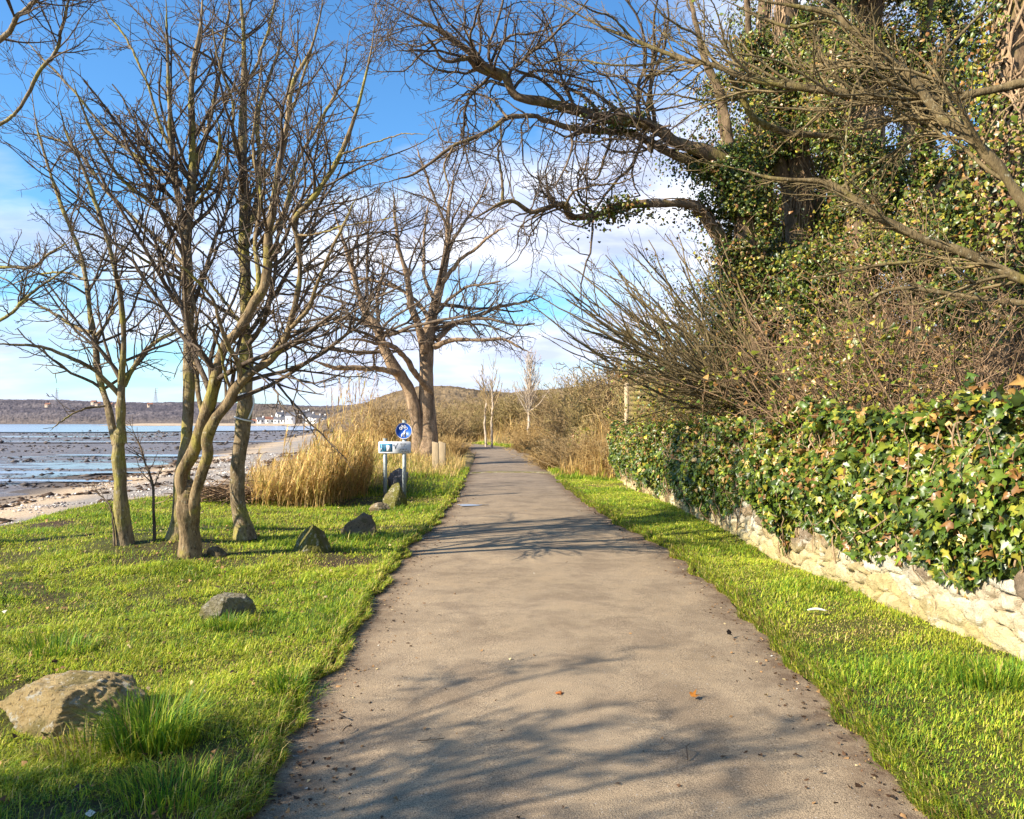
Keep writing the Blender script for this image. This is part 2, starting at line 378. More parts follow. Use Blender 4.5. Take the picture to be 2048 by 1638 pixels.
k = sm(19, 26, GY)[..., None]*0.7; gc = gc*(1-k)+c_straw*k
k = sm(3.3, 3.8, GX)[..., None]; gc = gc*(1-k)+np.array([0.07, 0.05, 0.03])*k
bd = -d+0.7*u2(P2*0.5+9)
b_ = c_sand+0*GX[..., None]
def band(c, a0, a1, b0, b1, amt=1.0):
    global b_
    k = (sm(a0, a1, bd)*(1-sm(b0, b1, bd)))[..., None]*amt; b_ = b_*(1-k)+c*k
band(c_wrack, 4.4, 5.0, 6.0, 7.0, 0.8); band(c_shingle, 6.5, 7.5, 10, 12); band(c_mud, 12, 15, 500, 600)
k = sm(-0.9, -0.25, d)[..., None]; gc = b_*(1-k)+gc*k
tag(mesh_obj('ground', np.stack([GX, GY, GZ], -1), [grid_faces(len(gx), len(gy))], M_GROUND, col=gc.reshape(-1, 3), smooth=True), kind='structure')

# mudflats out to the horizon, and the water beyond them
mx_, my_ = np.concatenate([[-9000, -3000, -1000], np.linspace(-400, 200, 60), [1000, 9000]]), np.concatenate([[-200], np.linspace(0, 400, 120), [900, 3000, 12000]])
MX, MY = np.meshgrid(mx_, my_, indexing='ij')
MZ = -1.36+0.10*u1(np.stack([MX*0.08, MY*0.35], -1))*np.exp(-np.abs(MY)/400)
tag(mesh_obj('mudflat', np.stack([MX, MY, MZ], -1), [grid_faces(len(mx_), len(my_))], M_MUD, smooth=True), kind='structure')
wx = np.linspace(-2600, 500, 160); wn = sines(77, 1, 0.02)
near = 255+26*wn(wx[:, None])+9*sines(78, 1, 0.09)(wx[:, None])
wv = [np.stack([wx, near*s_, np.full_like(wx, -1.10)], -1) for s_ in (1, 1.6, 3, 8, 16)]
tag(mesh_obj('water', np.stack(wv, 1), [grid_faces(160, 5)], M_WATER), kind='structure')
# a tidal channel in front of the water
for i, (x0, x1, yy, th) in enumerate([(-95, -14, 120, 4), (-40, -8, 69, 4.5), (-52, -16, 45.5, 2.0), (-38, -15, 39, 1.8)]):
    xx = np.linspace(x0, x1, 90); f = sines(80+i, 1, 0.16 if i else 0.05)
    taper = np.sin(np.linspace(0.03, pi-0.03, 90))**0.5
    a = yy+th*0.5*f(xx[:, None]); wd = th*taper*(0.6+0.4*np.abs(f(xx[:, None]*1.7+3)))
    tag(mesh_obj('tidal_channel', np.stack([np.stack([xx, a-wd/2, np.full_like(xx, -1.22 if i == 0 else -1.235)], -1), np.stack([xx, a+wd/2, np.full_like(xx, -1.22 if i == 0 else -1.235)], -1)], 1), [grid_faces(90, 2)], M_WATER), kind='structure')

# the asphalt path
py_ = lin((-10, 2, 16), (2, 30, 420), (30, 75, 120)); nu = 25
L_, R_ = edge_l(py_), edge_r(py_); s_ = np.linspace(0, 1, nu)
pxx = L_[:, None]*(1-s_)+R_[:, None]*s_
pzz = 0.0+0.03*np.sin(pi*s_)[None, :]+0*pxx
pyy = py_[:, None]+0*pxx
edge = np.minimum(s_, 1-s_)[None, :]*(R_-L_)[:, None]
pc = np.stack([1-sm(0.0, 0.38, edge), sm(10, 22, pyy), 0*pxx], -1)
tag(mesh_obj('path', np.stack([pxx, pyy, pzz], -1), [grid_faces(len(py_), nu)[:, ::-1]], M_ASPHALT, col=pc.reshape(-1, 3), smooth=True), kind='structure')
# mossy concrete strip set across the path
mb = MB(); xs = np.linspace(-1.7, 1.3, 24); f = sines(5, 1, 3)
V = []
for x in xs:
    y0 = 25.1+0.03*f(np.array([x])); y1 = 25.62+0.05*f(np.array([x+9])); zz = 0.03*math.sin(pi*min(max((x+1.36)/2.55, 0), 1))
    V += [(x, y0, -0.05), (x, y0, 0.018+zz), (x, y1, 0.018+zz), (x, y1, -0.05)]
i = np.arange(23)[:, None]*4
mb.add(V, [np.concatenate([i+np.array([[a, a+4, a+5, a+1]]) for a in range(3)])])
M_STRIP = mat_rock('mossy_concrete', (0.24, 0.19, 0.12), (0.36, 0.29, 0.18), (0.24, 0.22, 0.06), 0.6)
tag(mb.build('kerb_strip', M_STRIP), kind='structure')
# thin puddle by the left edge of the path
a = np.linspace(0, 2*pi, 40, endpoint=False); pr = 1+0.25*np.sin(3*a+1)+0.12*np.sin(5*a)
pcx, pcy = -0.78, 15.25
tag(mesh_obj('puddle', np.stack([pcx+0.26*pr*np.cos(a), pcy+0.16*pr*np.sin(a), np.full(40, 0.029)], -1), [np.arange(40)[None]], M_PUDDLE), kind='structure')

# hills: bumpy bare woodland
def hills(name, px0, px1, prof, Y0, Y1, nu, nv, base_z, c_lo, c_hi, canopy, cw, seed, front=0.0):
    px = np.linspace(px0, px1, nu); v = np.linspace(0, 1, nv)
    top = np.interp(px, [p[0] for p in prof], [p[1] for p in prof])
    Yd = Y0+(Y1-Y0)*v
    X = (px[:, None]-CX)*Yd[None, :]/F; Y = np.broadcast_to(Yd[None, :], X.shape)
    ztop = EYE+(HZ-top)*(Y0+0.75*(Y1-Y0))/F
    prof_v = sm(front, 0.8, v)*(1-0.25*sm(0.8, 1, v))
    P = np.stack([X, Y], -1)
    bumps = np.clip(0.55+0.55*vnoise(P, cw*2.2, seed, 5, 0.75), 0, 1.6)
    Z = base_z+(ztop[:, None]-base_z-canopy)*prof_v[None, :]+canopy*bumps*sm(0, 0.08, v)[None, :]*0.8
    mixk = sm(-0.6, 0.6, vnoise(P, cw*9, seed+2, 4))[..., None]
    tone = (0.72+0.35*bumps+0.25*vnoise(P, cw*0.9, seed+5, 3, 0.8))[..., None]
    lowk = (1-sm(0.05, 0.35, v))[None, :, None]
    c = (np.array(c_lo)*(1-mixk)+np.array(c_hi)*mixk)*np.clip(tone, 0.5, 1.5)
    c = c*(1-0.6*lowk)+np.array([0.20, 0.155, 0.12])*0.6*lowk
    tag(mesh_obj(name, np.stack([X, Y, Z], -1), [grid_faces(nu, nv)], M_HILL, col=c.reshape(-1, 3), smooth=False), kind='structure')
hills('hills', -900, 900, [(-900, 795), (0, 796), (120, 797), (200, 801), (300, 803), (400, 800), (470, 803), (540, 806), (640, 810), (900, 800)], 1300, 2300, 1300, 90, -1.5, (0.095, 0.083, 0.095), (0.155, 0.132, 0.135), 6, 7, 11)
hills('village_hill', 440, 900, [(440, 822), (480, 812), (520, 804), (545, 803), (580, 809), (620, 812), (660, 812), (700, 806), (760, 800), (900, 795)], 700, 1100, 620, 60, -1.5, (0.11, 0.088, 0.075), (0.18, 0.14, 0.105), 4.0, 5, 21, 0.25)
hills('near_hill', 630, 1900, [(630, 846), (680, 822), (720, 806), (760, 790), (800, 777), (840, 768), (900, 768), (960, 776), (1020, 782), (1080, 776), (1200, 766), (1900, 700)], 190, 420, 900, 90, -0.5, (0.15, 0.105, 0.06), (0.25, 0.175, 0.095), 1.7, 2.0, 31)
# pale shore strip under the village
xs = np.linspace(-330, -60, 80)
tag(mesh_obj('far_shore', np.stack([np.stack([xs, np.full_like(xs, 640)+6*wn(xs[:, None]), np.full_like(xs, -1.0)], -1), np.stack([xs, np.full_like(xs, 712), np.full_like(xs, 0.8)], -1)], 1), [grid_faces(80, 2)], plain('pale_sand', (0.50, 0.38, 0.26), 0.95, 0.1, 0.3, sc=0.1)), kind='structure')

# ------------------------------------------------------------------ far village, pylons
M_HWALL = plain('white_render', (0.80, 0.78, 0.74), 0.9, 0.2, 0.1); M_HWALL2 = plain('brown_render', (0.34, 0.26, 0.2), 0.9, 0.2, 0.1)
M_HWALL3 = plain('tan_render', (0.46, 0.36, 0.28), 0.9, 0.2, 0.1)
M_ROOF = plain('slate_roof', (0.11, 0.11, 0.125), 0.8, 0.3, 0.2); M_ROOF2 = plain('tile_roof', (0.26, 0.12, 0.08), 0.85, 0.2, 0.2); M_GLASS = plain('dark_window', (0.03, 0.035, 0.05), 0.15, 0.5, 0.0)
def house(px, py, Y, wd, hg, rot, wall, roof, label, group):
    b0 = at(px, py, Y); root = empty('house', b0, label, 'house', group)
    dp = wd*0.6; e = hg*0.62
    c, q = math.cos(rot), math.sin(rot)
    def R(V): V = np.asarray(V, float); return np.stack([b0[0]+V[:, 0]*c-V[:, 1]*q, b0[1]+V[:, 0]*q+V[:, 1]*c, b0[2]+V[:, 2]], -1)
    hw, hd = wd/2, dp/2
    V = [(-hw, -hd, -3), (hw, -hd, -3), (hw, hd, -3), (-hw, hd, -3), (-hw, -hd, e), (hw, -hd, e), (hw, hd, e), (-hw, hd, e), (-hw, 0, hg), (hw, 0, hg)]
    mesh_obj('wall', R(V), [[(0, 1, 5, 4), (2, 3, 7, 6)], [(1, 2, 6, 9, 5), (3, 0, 4, 8, 7)]], wall, root)
    o = 0.35
    V = [(-hw-o, -hd-o, e-0.2), (hw+o, -hd-o, e-0.2), (hw+o, 0, hg+0.3), (-hw-o, 0, hg+0.3), (-hw-o, hd+o, e-0.2), (hw+o, hd+o, e-0.2)]
    mesh_obj('roof', R(V), [[(0, 1, 2, 3), (3, 2, 5, 4)]], roof, root)
    m = MB(); m.box((hw-1.6, -0.5, hg-0.4), (hw-0.5, 0.5, hg+1.4)); V = np.concatenate(m.v); mesh_obj('chimney', R(V), [np.concatenate(x) for x in m.f.values()], wall, root)
    for k in (-0.28, 0.28):
        for zz in ((1.0,) if e < 5 else (1.0, 3.9)):
            m = MB(); m.box((k*wd-0.7, -hd-0.12, zz), (k*wd+0.7, -hd-0.02, zz+1.5)); V = np.concatenate(m.v)
            mesh_obj('window', R(V), [np.concatenate(x) for x in m.f.values()], M_GLASS, root)
hr = random.Random(4)
for i, (px, py, wd, hg) in enumerate([(492, 847, 9, 6), (508, 848, 11, 6), (522, 846, 8, 7), (538, 846, 10, 8), (556, 847, 9, 9), (568, 846, 8, 7), (583, 842, 12, 11), (596, 845, 9, 9), (606, 840, 11, 11),
                                      (621, 845, 10, 12), (633, 846, 11, 10), (646, 843, 9, 8), (660, 847, 11, 8), (676, 843, 9, 7), (690, 846, 11, 8), (706, 845, 10, 8), (722, 846, 10, 9), (737, 847, 9, 8), (612, 833, 9, 8), (560, 835, 9, 7)]):
    red = i in (1, 3); brown = i in (0, 7, 13)
    house(px, py, 700+hr.uniform(0, 25), wd*0.75, hg*0.68, hr.uniform(-0.5, 0.9), M_HWALL2 if brown else M_HWALL, M_ROOF2 if red else M_ROOF,
          'white house with red tiled roof in the far shore village' if red else ('brown walled slate roofed house in the far shore village' if brown else 'white gabled slate roofed house in the far shore village'), 'houses of the far shore village')
for px, py in [(96, 812), (188, 807), (196, 810), (214, 809), (222, 812), (236, 813), (300, 812)]:
    house(px, py, 1620, 10, 6, hr.uniform(-0.5, 0.5), M_HWALL3, M_ROOF2, 'tiny pale house among the woods of the far hillside', 'houses on the far hillside')
M_STEEL = plain('galvanised_steel', (0.35, 0.37, 0.40), 0.5, 0.5, 0.1)
for px, lab in ((113, 'electricity pylon on the far skyline nearer the left edge of the photo'), (311, 'electricity pylon on the far skyline behind the forked young tree')):
    b0 = at(px, 803, 1900); root = empty('pylon', b0, lab, 'pylon', 'electricity pylons on the skyline')
    m = MB(); T = 34
    for sx in (-1, 1):
        for sy in (-1, 1): m.tube([b0+(sx*3.6, sy*3.6, -4), b0+(sx*0.7, sy*0.7, T*0.75), b0+(0, 0, T)], 0.28, 4)
    for k in range(6):
        z0, z1 = T*0.12*k, T*0.12*(k+1); w0, w1 = 3.4-0.44*k, 3.4-0.44*(k+1)
        for sy in (-1, 1): m.tube([b0+(-w0, sy*w0, z0), b0+(w1, sy*w1, z1)], 0.18, 4); m.tube([b0+(w0, sy*w0, z0), b0+(-w1, sy*w1, z1)], 0.18, 4)
    m.build('tower', M_STEEL, root)
    for zf in (0.6, 0.75, 0.9):
        m = MB(); m.tube([b0+(-5.5, 0, T*zf), b0+(0, 0, T*zf+0.8), b0+(5.5, 0, T*zf)], 0.3, 4); m.build('crossarm', M_STEEL, root)

# ------------------------------------------------------------------ plants: branching
def limb(pts, Y0, Y1=None, K=36, wob=0.004, seed=0):
    """pts rows (px, py, width px); depth runs from Y0 to Y1 -> world polyline and radii"""
    C = np.asarray(pts, float); Y1 = Y0 if Y1 is None else Y1
    S = spline(C, K); s = np.linspace(0, 1, K); Y = Y0+(Y1-Y0)*s
    P = np.stack([(S[:, 0]-CX)*Y/F, Y, EYE-(S[:, 1]-HZ)*Y/F], -1)
    r = np.random.default_rng(seed+int(abs(C[:, 0].sum())*7) % 9973)
    R = np.maximum(S[:, 2], 1.5)*Y/F/2
    n = np.cumsum(r.normal(size=(K, 3)), axis=0); n -= np.linspace(0, 1, K)[:, None]*n[-1]
    R = R*(1-0.7*sm(0.8, 1.0, s)) if C[-1, 2] < 9 else R
    P += n*wob*np.minimum(s*4, 1)[:, None]*Y0/10
    wn_ = np.convolve(r.normal(size=K+10), np.ones(11)/3.3, 'valid'); R = R*(1+0.05*wn_*min(1.0, np.linalg.norm(P[-1]-P[0])/3))
    return P, R
def wlimb(pts, K=30, wob=0.02):
    S = spline(np.asarray(pts, float), K); return S[:, :3]+np.random.default_rng(int(abs(S.sum()*100)) % 9999).normal(size=(K, 3))*wob*0.3, S[:, 3]

def grow(P, R, n, ang, lf, jit, up, K=7, t0=0.15, t1=1.0, rr=0.6, rmin=0.0022, lmin=0.05, lmax=9, seed=0, tip=0.35, bias=None, curl=0.0):
    """n children spread over the parent polylines P (N,K0,3) by length"""
    r = np.random.default_rng(seed)
    N, K0, _ = P.shape; seg = np.linalg.norm(np.diff(P, axis=1), axis=2); L = seg.sum(1)
    idx = r.choice(N, size=n, p=L/L.sum()); t = r.uniform(t0, t1, n)
    x = t*(K0-1); i = np.minimum(x.astype(int), K0-2); u = (x-i)[:, None]
    p0 = P[idx, i]*(1-u)+P[idx, i+1]*u; tg = unit(P[idx, i+1]-P[idx, i]); r0 = R[idx, i]*(1-u[:, 0])+R[idx, i+1]*u[:, 0]
    perp = unit(np.cross(tg, r.normal(size=(n, 3))))
    a = np.radians(r.normal(ang[0], ang[1], n))[:, None]
    dr = unit(np.cos(a)*tg+np.sin(a)*perp)
    if bias is not None: dr = unit(dr+np.asarray(bias))
    ln = np.clip(lf*L[idx]*(1-0.65*t)*r.uniform(0.5, 1.35, n), lmin, lmax)
    pts = [p0]; st = (ln/(K-1))[:, None]; cur = r.normal(size=(n, 3))*curl
    for k in range(K-1):
        pts.append(pts[-1]+dr*st)
        dr = unit(dr+r.normal(size=(n, 3))*jit+cur+np.array([0, 0, up]))
    Pc = np.stack(pts, 1); ra = np.maximum(np.minimum(r0*rr, ln*0.018+0.0018), rmin)
    s = np.linspace(0, 1, K)[None, :]
    Rc = np.maximum(ra[:, None]*(1-(1-tip)*s), rmin*0.8)
    return Pc, Rc
class Wood:
    def __init__(s): s.items = []
    def add(s, P, R, S): s.items.append((P, R, S))
    def arrays(s):
        V, Q, n = [], [], 0
        for P, R, S in s.items:
            v, q = tubes(P, R, S); V.append(v); Q.append(q+n); n += len(v)
        return np.concatenate(V), np.concatenate(Q)
    def build(s, name, mat, parent=None, smooth=True):
        V, Q = s.arrays(); return mesh_obj(name, V, [Q], mat, parent, smooth=smooth)
def stackl(ls, K=36):
    P = np.stack([l[0] for l in ls]); R = np.stack([l[1] for l in ls]); return P, R

def flare(P, R, amt=0.5, h=0.35):
    z = P[:, 2]-P[0, 2]; return P, R*(1+amt*np.exp(-np.maximum(z, 0)/h))

def bare_tree(name, base, limbs, label, cat, bark_m, twig_m, spec, group=None, trunk_ix=(0,), S=12, extra=None, seed=0):
    """limbs: polylines of the trunk and main limbs; spec: list of grow() settings, one per order of twigs"""
    root = empty(name, base, label, cat, group)
    tw = Wood()
    for j, (P, R) in enumerate(limbs):
        if j in trunk_ix: P, R = flare(P, R, 0.12, 0.25)
        tw.add(P[None], R[None], S if R.max() > 0.03 else 8)
    Vt, Qt, nn = [], [], 0; rf1, rf2 = sines(seed*3+1, 3, 11), sines(seed*3+2, 3, 30)
    for Pt, Rt, S_ in tw.items:
        big = Rt.max() > 0.045
        if big: Kn = min(220, int(np.linalg.norm(np.diff(Pt[0], axis=0), axis=1).sum()/max(0.035, Rt.max()*0.3))+2); sp_ = spline(np.hstack([Pt[0], Rt[0][:, None]]), max(Kn, Pt.shape[1])); Pt, Rt, S_ = sp_[None, :, :3], sp_[None, :, 3], 18
        v, q = tubes(Pt, Rt, S_)
        if big:
            cen = np.repeat(Pt[0], S_, 0); vs = v*np.array([1, 1, 0.3])/max(Rt.max()/0.14, 0.6); v = cen+(v-cen)*(1+0.075*rf1(v*0.8/max(Rt.max()/0.14, 0.6))+0.05*rf2(vs)-0.05*np.abs(rf2(vs*0.7+5)))[:, None]
        Vt.append(v); Qt.append(q+nn); nn += len(v)
    mesh_obj('trunk', np.concatenate(Vt), [np.concatenate(Qt)], bark_m, root, smooth=True)
    P, R = stackl(limbs[spec[0].pop('first', 0):]); cw = Wood(); allp = [(P, R)]
    for k, sp in enumerate(spec):
        sp = dict(sp); S_ = sp.pop('S', 3); on = sp.pop('on', None); n = sp.pop('n')
        src = allp[-1] if on is None else allp[on]
        Pc, Rc = grow(src[0], src[1], n, seed=seed*31+k, **sp); cw.add(Pc, Rc, S_); allp.append((Pc, Rc))
    cw.build('crown', twig_m, root)
    return root, allp

# ---- young forked tree on the left
A0 = gnd(245, 1087); YA = A0[1]
la = [limb([(247, 1090, 52), (241, 1000, 41), (236, 930, 38), (236, 880, 40), (238, 862, 30), (240, 848, 8)], YA),
      limb([(232, 890, 25), (215, 810, 22), (200, 760, 21), (190, 700, 20), (180, 620, 17), (172, 560, 15), (158, 500, 13), (130, 430, 12), (100, 340, 10), (75, 250, 8), (60, 160, 5)], YA, YA+0.9),
      limb([(242, 885, 27), (243, 800, 25), (246, 740, 21), (250, 690, 18), (247, 620, 17), (236, 560, 15), (218, 490, 13), (195, 410, 11), (165, 330, 9), (130, 250, 7), (110, 160, 4)], YA, YA-0.6),
      limb([(243, 795, 17), (215, 762, 15), (185, 735, 13), (140, 712, 11), (80, 693, 9), (20, 686, 7), (-60, 690, 4)], YA, YA-0.9),
      limb([(248, 772, 16), (268, 735, 14), (285, 710, 12), (320, 680, 10), (352, 660, 8), (390, 640, 5)], YA, YA+0.6),
      limb([(183, 665, 13), (150, 655, 10), (110, 630, 9), (60, 600, 7), (10, 560, 5), (-40, 540, 4)], YA, YA+0.5),
      limb([(192, 672, 9), (215, 640, 8), (230, 615, 6), (262, 560, 4)], YA, YA+0.4),
      limb([(210, 812, 7), (165, 820, 6), (130, 840, 5), (100, 862, 3)], YA, YA-0.7),
      limb([(172, 560, 8), (120, 545, 7), (60, 555, 5), (0, 580, 3)], YA, YA+0.7)]
la = [(P, R*0.64) for P, R in la]
bare_tree('young_tree', A0, la, 'slender young bare tree forking low, beside a thin sapling at the lawn edge', 'tree', M_BARK_A, M_TWIG,
          [dict(first=1, n=80, ang=(48, 12), lf=0.42, jit=0.13, up=0.05, K=10, t0=0.1, S=5, rr=0.5, rmin=0.004),
           dict(n=330, ang=(45, 14), lf=0.55, jit=0.2, up=0.06, K=7, t0=0.15, S=3, rr=0.7, rmin=0.0038, lmin=0.12),
           dict(n=900, ang=(48, 15), lf=0.45, jit=0.25, up=0.08, K=5, S=3, rr=0.8, rmin=0.0036, lmin=0.06)], trunk_ix=(0,), seed=1)

# ---- twisted double stemmed tree
B0 = gnd(380, 1112); YB = B0[1]
lb = [limb([(380, 1116, 58), (379, 1060, 52), (375, 1010, 60), (377, 985, 50), (380, 967, 26), (382, 955, 8)], YB),
      limb([(375, 1050, 30), (368, 1000, 36), (362, 950, 38), (387, 900, 36), (405, 845, 36), (424, 786, 32), (434, 740, 28), (448, 694, 27), (479, 660, 26), (503, 615, 24), (530, 567, 22), (535, 480, 19), (544, 427, 17), (554, 359, 15), (574, 256, 13), (585, 171, 12), (620, 100, 9), (643, 17, 7), (660, -60, 4)], YB, YB-0.3, K=60),
      limb([(384, 1045, 28), (389, 995, 33), (405, 945, 33), (417, 905, 31), (416, 880, 29), (430, 845, 28), (458, 808, 27), (479, 772, 26), (513, 742, 22), (547, 718, 22), (570, 684, 20), (581, 650, 18), (595, 595, 15), (602, 540, 14), (596, 479, 14), (592, 441, 14), (626, 404, 13), (650, 369, 12), (684, 308, 11), (718, 205, 9), (742, 103, 7), (752, 34, 5), (760, -50, 4)], YB-0.05, YB-1.0, K=60),
      limb([(583, 655, 13), (616, 619, 11), (636, 567, 10), (655, 520, 8), (690, 450, 7), (720, 380, 5)], YB-0.6, YB-1.2, K=60),
      limb([(408, 840, 13), (395, 790, 14), (393, 740, 12), (388, 700, 10), (395, 640, 8), (380, 560, 6), (360, 500, 4)], YB, YB+0.6, K=60),
      limb([(481, 765, 16), (475, 720, 14), (455, 695, 13), (440, 660, 10), (425, 600, 8), (390, 560, 7), (350, 530, 5), (300, 520, 4)], YB-0.4, YB-1.2, K=60),
      limb([(506, 612, 13), (515, 560, 12), (508, 480, 10), (520, 400, 9), (505, 300, 7), (515, 200, 6), (525, 100, 4)], YB-0.1, YB+0.6, K=60),
      limb([(468, 792, 9), (450, 750, 8), (440, 700, 7), (425, 660, 6), (400, 640, 4)], YB-0.3, YB-0.9, K=60),
      limb([(535, 480, 10), (570, 420, 9), (590, 340, 8), (640, 240, 7), (680, 160, 6), (700, 60, 4)], YB-0.1, YB+1.2, K=60),
      limb([(596, 470, 6), (640, 470, 5), (690, 455, 4), (760, 440, 3), (820, 430, 2)], YB-0.7, YB-1.2, K=60),
      limb([(684, 308, 5), (740, 290, 4), (800, 270, 3), (860, 270, 2)], YB-0.9, YB-1.3, K=60)]
lb[0] = (spline(lb[0][0], 60), spline(lb[0][1][:, None], 60)[:, 0])
lb = [(P, R*(0.74+0.14*sm(2.0, 4.0, P[:, 2]))) for P, R in lb]
bare_tree('twisted_tree', B0, lb, 'bare tree with two stems twisting apart low down, nearest the dark round stone', 'tree', M_BARK_B, M_TWIG,
          [dict(first=1, n=130, ang=(46, 14), lf=0.34, jit=0.14, up=0.05, K=10, t0=0.22, S=5, rr=0.5, rmin=0.004),
           dict(n=700, ang=(46, 15), lf=0.55, jit=0.2, up=0.03, K=7, t0=0.12, S=3, rr=0.7, rmin=0.0038, lmin=0.15),
           dict(n=1600, ang=(50, 16), lf=0.5, jit=0.25, up=0.04, K=5, S=3, rr=0.8, rmin=0.0036, lmin=0.07),
           dict(n=900, ang=(55, 16), lf=0.5, jit=0.3, up=0.04, K=4, S=3, rr=0.8, rmin=0.0032, lmin=0.05)], seed=2)

# ---- straight lichened tree behind it
C0 = gnd(356, 1078); YC = C0[1]
lc = [limb([(353, 1082, 56), (360, 1000, 42), (367, 930, 37), (373, 850, 34), (376, 750, 32), (373, 640, 30), (374, 540, 28), (373, 479, 26), (380, 410, 22), (386, 342, 20), (386, 274, 17), (383, 205, 14), (388, 137, 12), (400, 68, 10), (407, 0, 8), (412, -80, 5)], YC, YC+0.4, K=60),
      limb([(370, 465, 16), (352, 376, 13), (345, 345, 12), (342, 274, 10), (339, 171, 8), (335, 60, 6), (330, -30, 4)], YC+0.2, YC-0.3, K=60),
      limb([(346, 352, 11), (310, 338, 10), (284, 321, 9), (240, 285, 8), (205, 246, 7), (154, 185, 6), (85, 116, 5), (34, 62, 3)], YC+0.1, YC+0.6, K=60),
      limb([(364, 470, 11), (335, 435, 10), (298, 400, 10), (239, 352, 9), (205, 301, 7), (170, 230, 6), (140, 140, 4)], YC+0.2, YC-0.9, K=60),
      limb([(368, 530, 10), (330, 490, 9), (270, 440, 8), (210, 380, 8), (160, 310, 7), (110, 280, 5), (50, 265, 3)], YC+0.2, YC+1.2, K=60),
      limb([(388, 330, 10), (420, 250, 9), (440, 160, 8), (455, 60, 6), (465, -30, 4)], YC+0.3, YC+1.0, K=60),
      limb([(374, 560, 8), (320, 540, 7), (250, 500, 6), (180, 470, 5), (110, 460, 3)], YC+0.2, YC-1.0, K=60),
      limb([(342, 300, 7), (310, 230, 7), (280, 150, 6), (240, 70, 5), (200, 0, 4)], YC, YC+0.2, K=60),
      limb([(384, 420, 9), (415, 380, 8), (435, 300, 7), (430, 220, 5)], YC+0.2, YC-0.5, K=60)]
lc = [(P, R*(0.74+0.1*sm(2.0, 4.0, P[:, 2]))) for P, R in lc]
bare_tree('lichened_tree', C0, lc, 'tall straight pale trunked bare tree with lichen, close behind the twisted tree', 'tree', M_BARK_A, M_TWIG,
          [dict(first=0, n=120, ang=(44, 13), lf=0.32, jit=0.11, up=0.06, K=10, t0=0.33, S=5, rr=0.45, rmin=0.004),
           dict(n=620, ang=(44, 14), lf=0.55, jit=0.18, up=0.05, K=7, t0=0.12, S=3, rr=0.7, rmin=0.0038, lmin=0.15),
           dict(n=1300, ang=(48, 15), lf=0.5, jit=0.24, up=0.05, K=5, S=3, rr=0.8, rmin=0.0036, lmin=0.07),
           dict(n=700, ang=(55, 16), lf=0.5, jit=0.3, up=0.04, K=4, S=3, rr=0.8, rmin=0.0032, lmin=0.05)], seed=3)

# ---- single trunk with a white cord
D0 = gnd(490, 1078); YD = D0[1]
ld = [limb([(491, 1082, 56), (481, 1030, 41), (475, 985, 39), (475, 933, 37), (486, 865, 35), (492, 780, 33), (492, 694, 29), (490, 620, 26), (489, 547, 25), (486, 479, 24), (486, 342, 22), (486, 239, 19), (489, 171, 16), (489, 68, 13), (482, 0, 10), (480, -80, 6)], YD, YD+0.3, K=60),
      limb([(488, 490, 13), (515, 400, 12), (520, 320, 11), (518, 250, 10), (530, 180, 8), (560, 100, 7), (570, 0, 4)], YD+0.1, YD+0.7, K=60),
      limb([(487, 345, 9), (470, 280, 8), (465, 200, 7), (440, 120, 6), (425, 20, 4)], YD+0.1, YD-0.6, K=60),
      limb([(492, 610, 11), (540, 520, 10), (570, 430, 9), (600, 350, 8), (640, 270, 6), (690, 190, 4)], YD+0.1, YD+1.0, K=60),
      limb([(490, 665, 8), (450, 600, 7), (420, 560, 6), (380, 520, 4)], YD, YD+0.6, K=60),
      limb([(487, 420, 9), (540, 330, 8), (580, 230, 7), (610, 130, 6), (640, 30, 4)], YD+0.1, YD-0.5, K=60),
      limb([(489, 171, 8), (520, 120, 7), (540, 50, 6), (560, -40, 4)], YD+0.2, YD-0.2, K=60)]
ld = [(P, R*(0.80+0.06*sm(2.0, 4.0, P[:, 2]))) for P, R in ld]
bare_tree('corded_tree', D0, ld, 'single straight bare tree with a white cord tied round its trunk, by the reeds', 'tree', M_BARK_A, M_TWIG,
          [dict(first=0, n=95, ang=(44, 13), lf=0.32, jit=0.12, up=0.06, K=10, t0=0.38, S=5, rr=0.45, rmin=0.004),
           dict(n=520, ang=(45, 14), lf=0.55, jit=0.2, up=0.05, K=7, t0=0.12, S=3, rr=0.7, rmin=0.0038, lmin=0.15),
           dict(n=1200, ang=(48, 15), lf=0.5, jit=0.25, up=0.05, K=5, S=3, rr=0.8, rmin=0.0036, lmin=0.07)], seed=4)
# the cord
PD, RD = ld[0]
def ring_on(z):
    i = int(np.argmin(np.abs(PD[:, 2]-z))); return PD[i], RD[i]
mb = MB(); a = np.linspace(0, 2*pi, 25); M_CORD = plain('white_cord', (0.85, 0.84, 0.80), 0.7, 0.2, 0.1)
zt, zb = at(490, 788, YD)[2], at(490, 838, YD)[2]
for z, tilt in ((zt, 0.02), (zb, -0.03)):
    p, r = ring_on(z); mb.tube(np.stack([p[0]+(r+0.014)*np.cos(a), p[1]+(r+0.014)*np.sin(a), z+tilt*np.cos(a)], -1), 0.011, 6)
p1, r1 = ring_on(zt); p2, r2 = ring_on(zb)
mb.tube(spline([(p1[0]+r1+0.015, p1[1]-0.06, zt), (p1[0]+r1+0.04, p1[1]-0.08, zt-0.08), (p2[0]+r2+0.05, p2[1]-0.08, zb+0.14), (p2[0]+r2+0.0, p2[1]-0.10, zb)], 14), 0.011, 6)
tag(mb.build('cord', M_CORD, smooth=True), 'white cord looped twice around the mossy single trunk', 'cord')

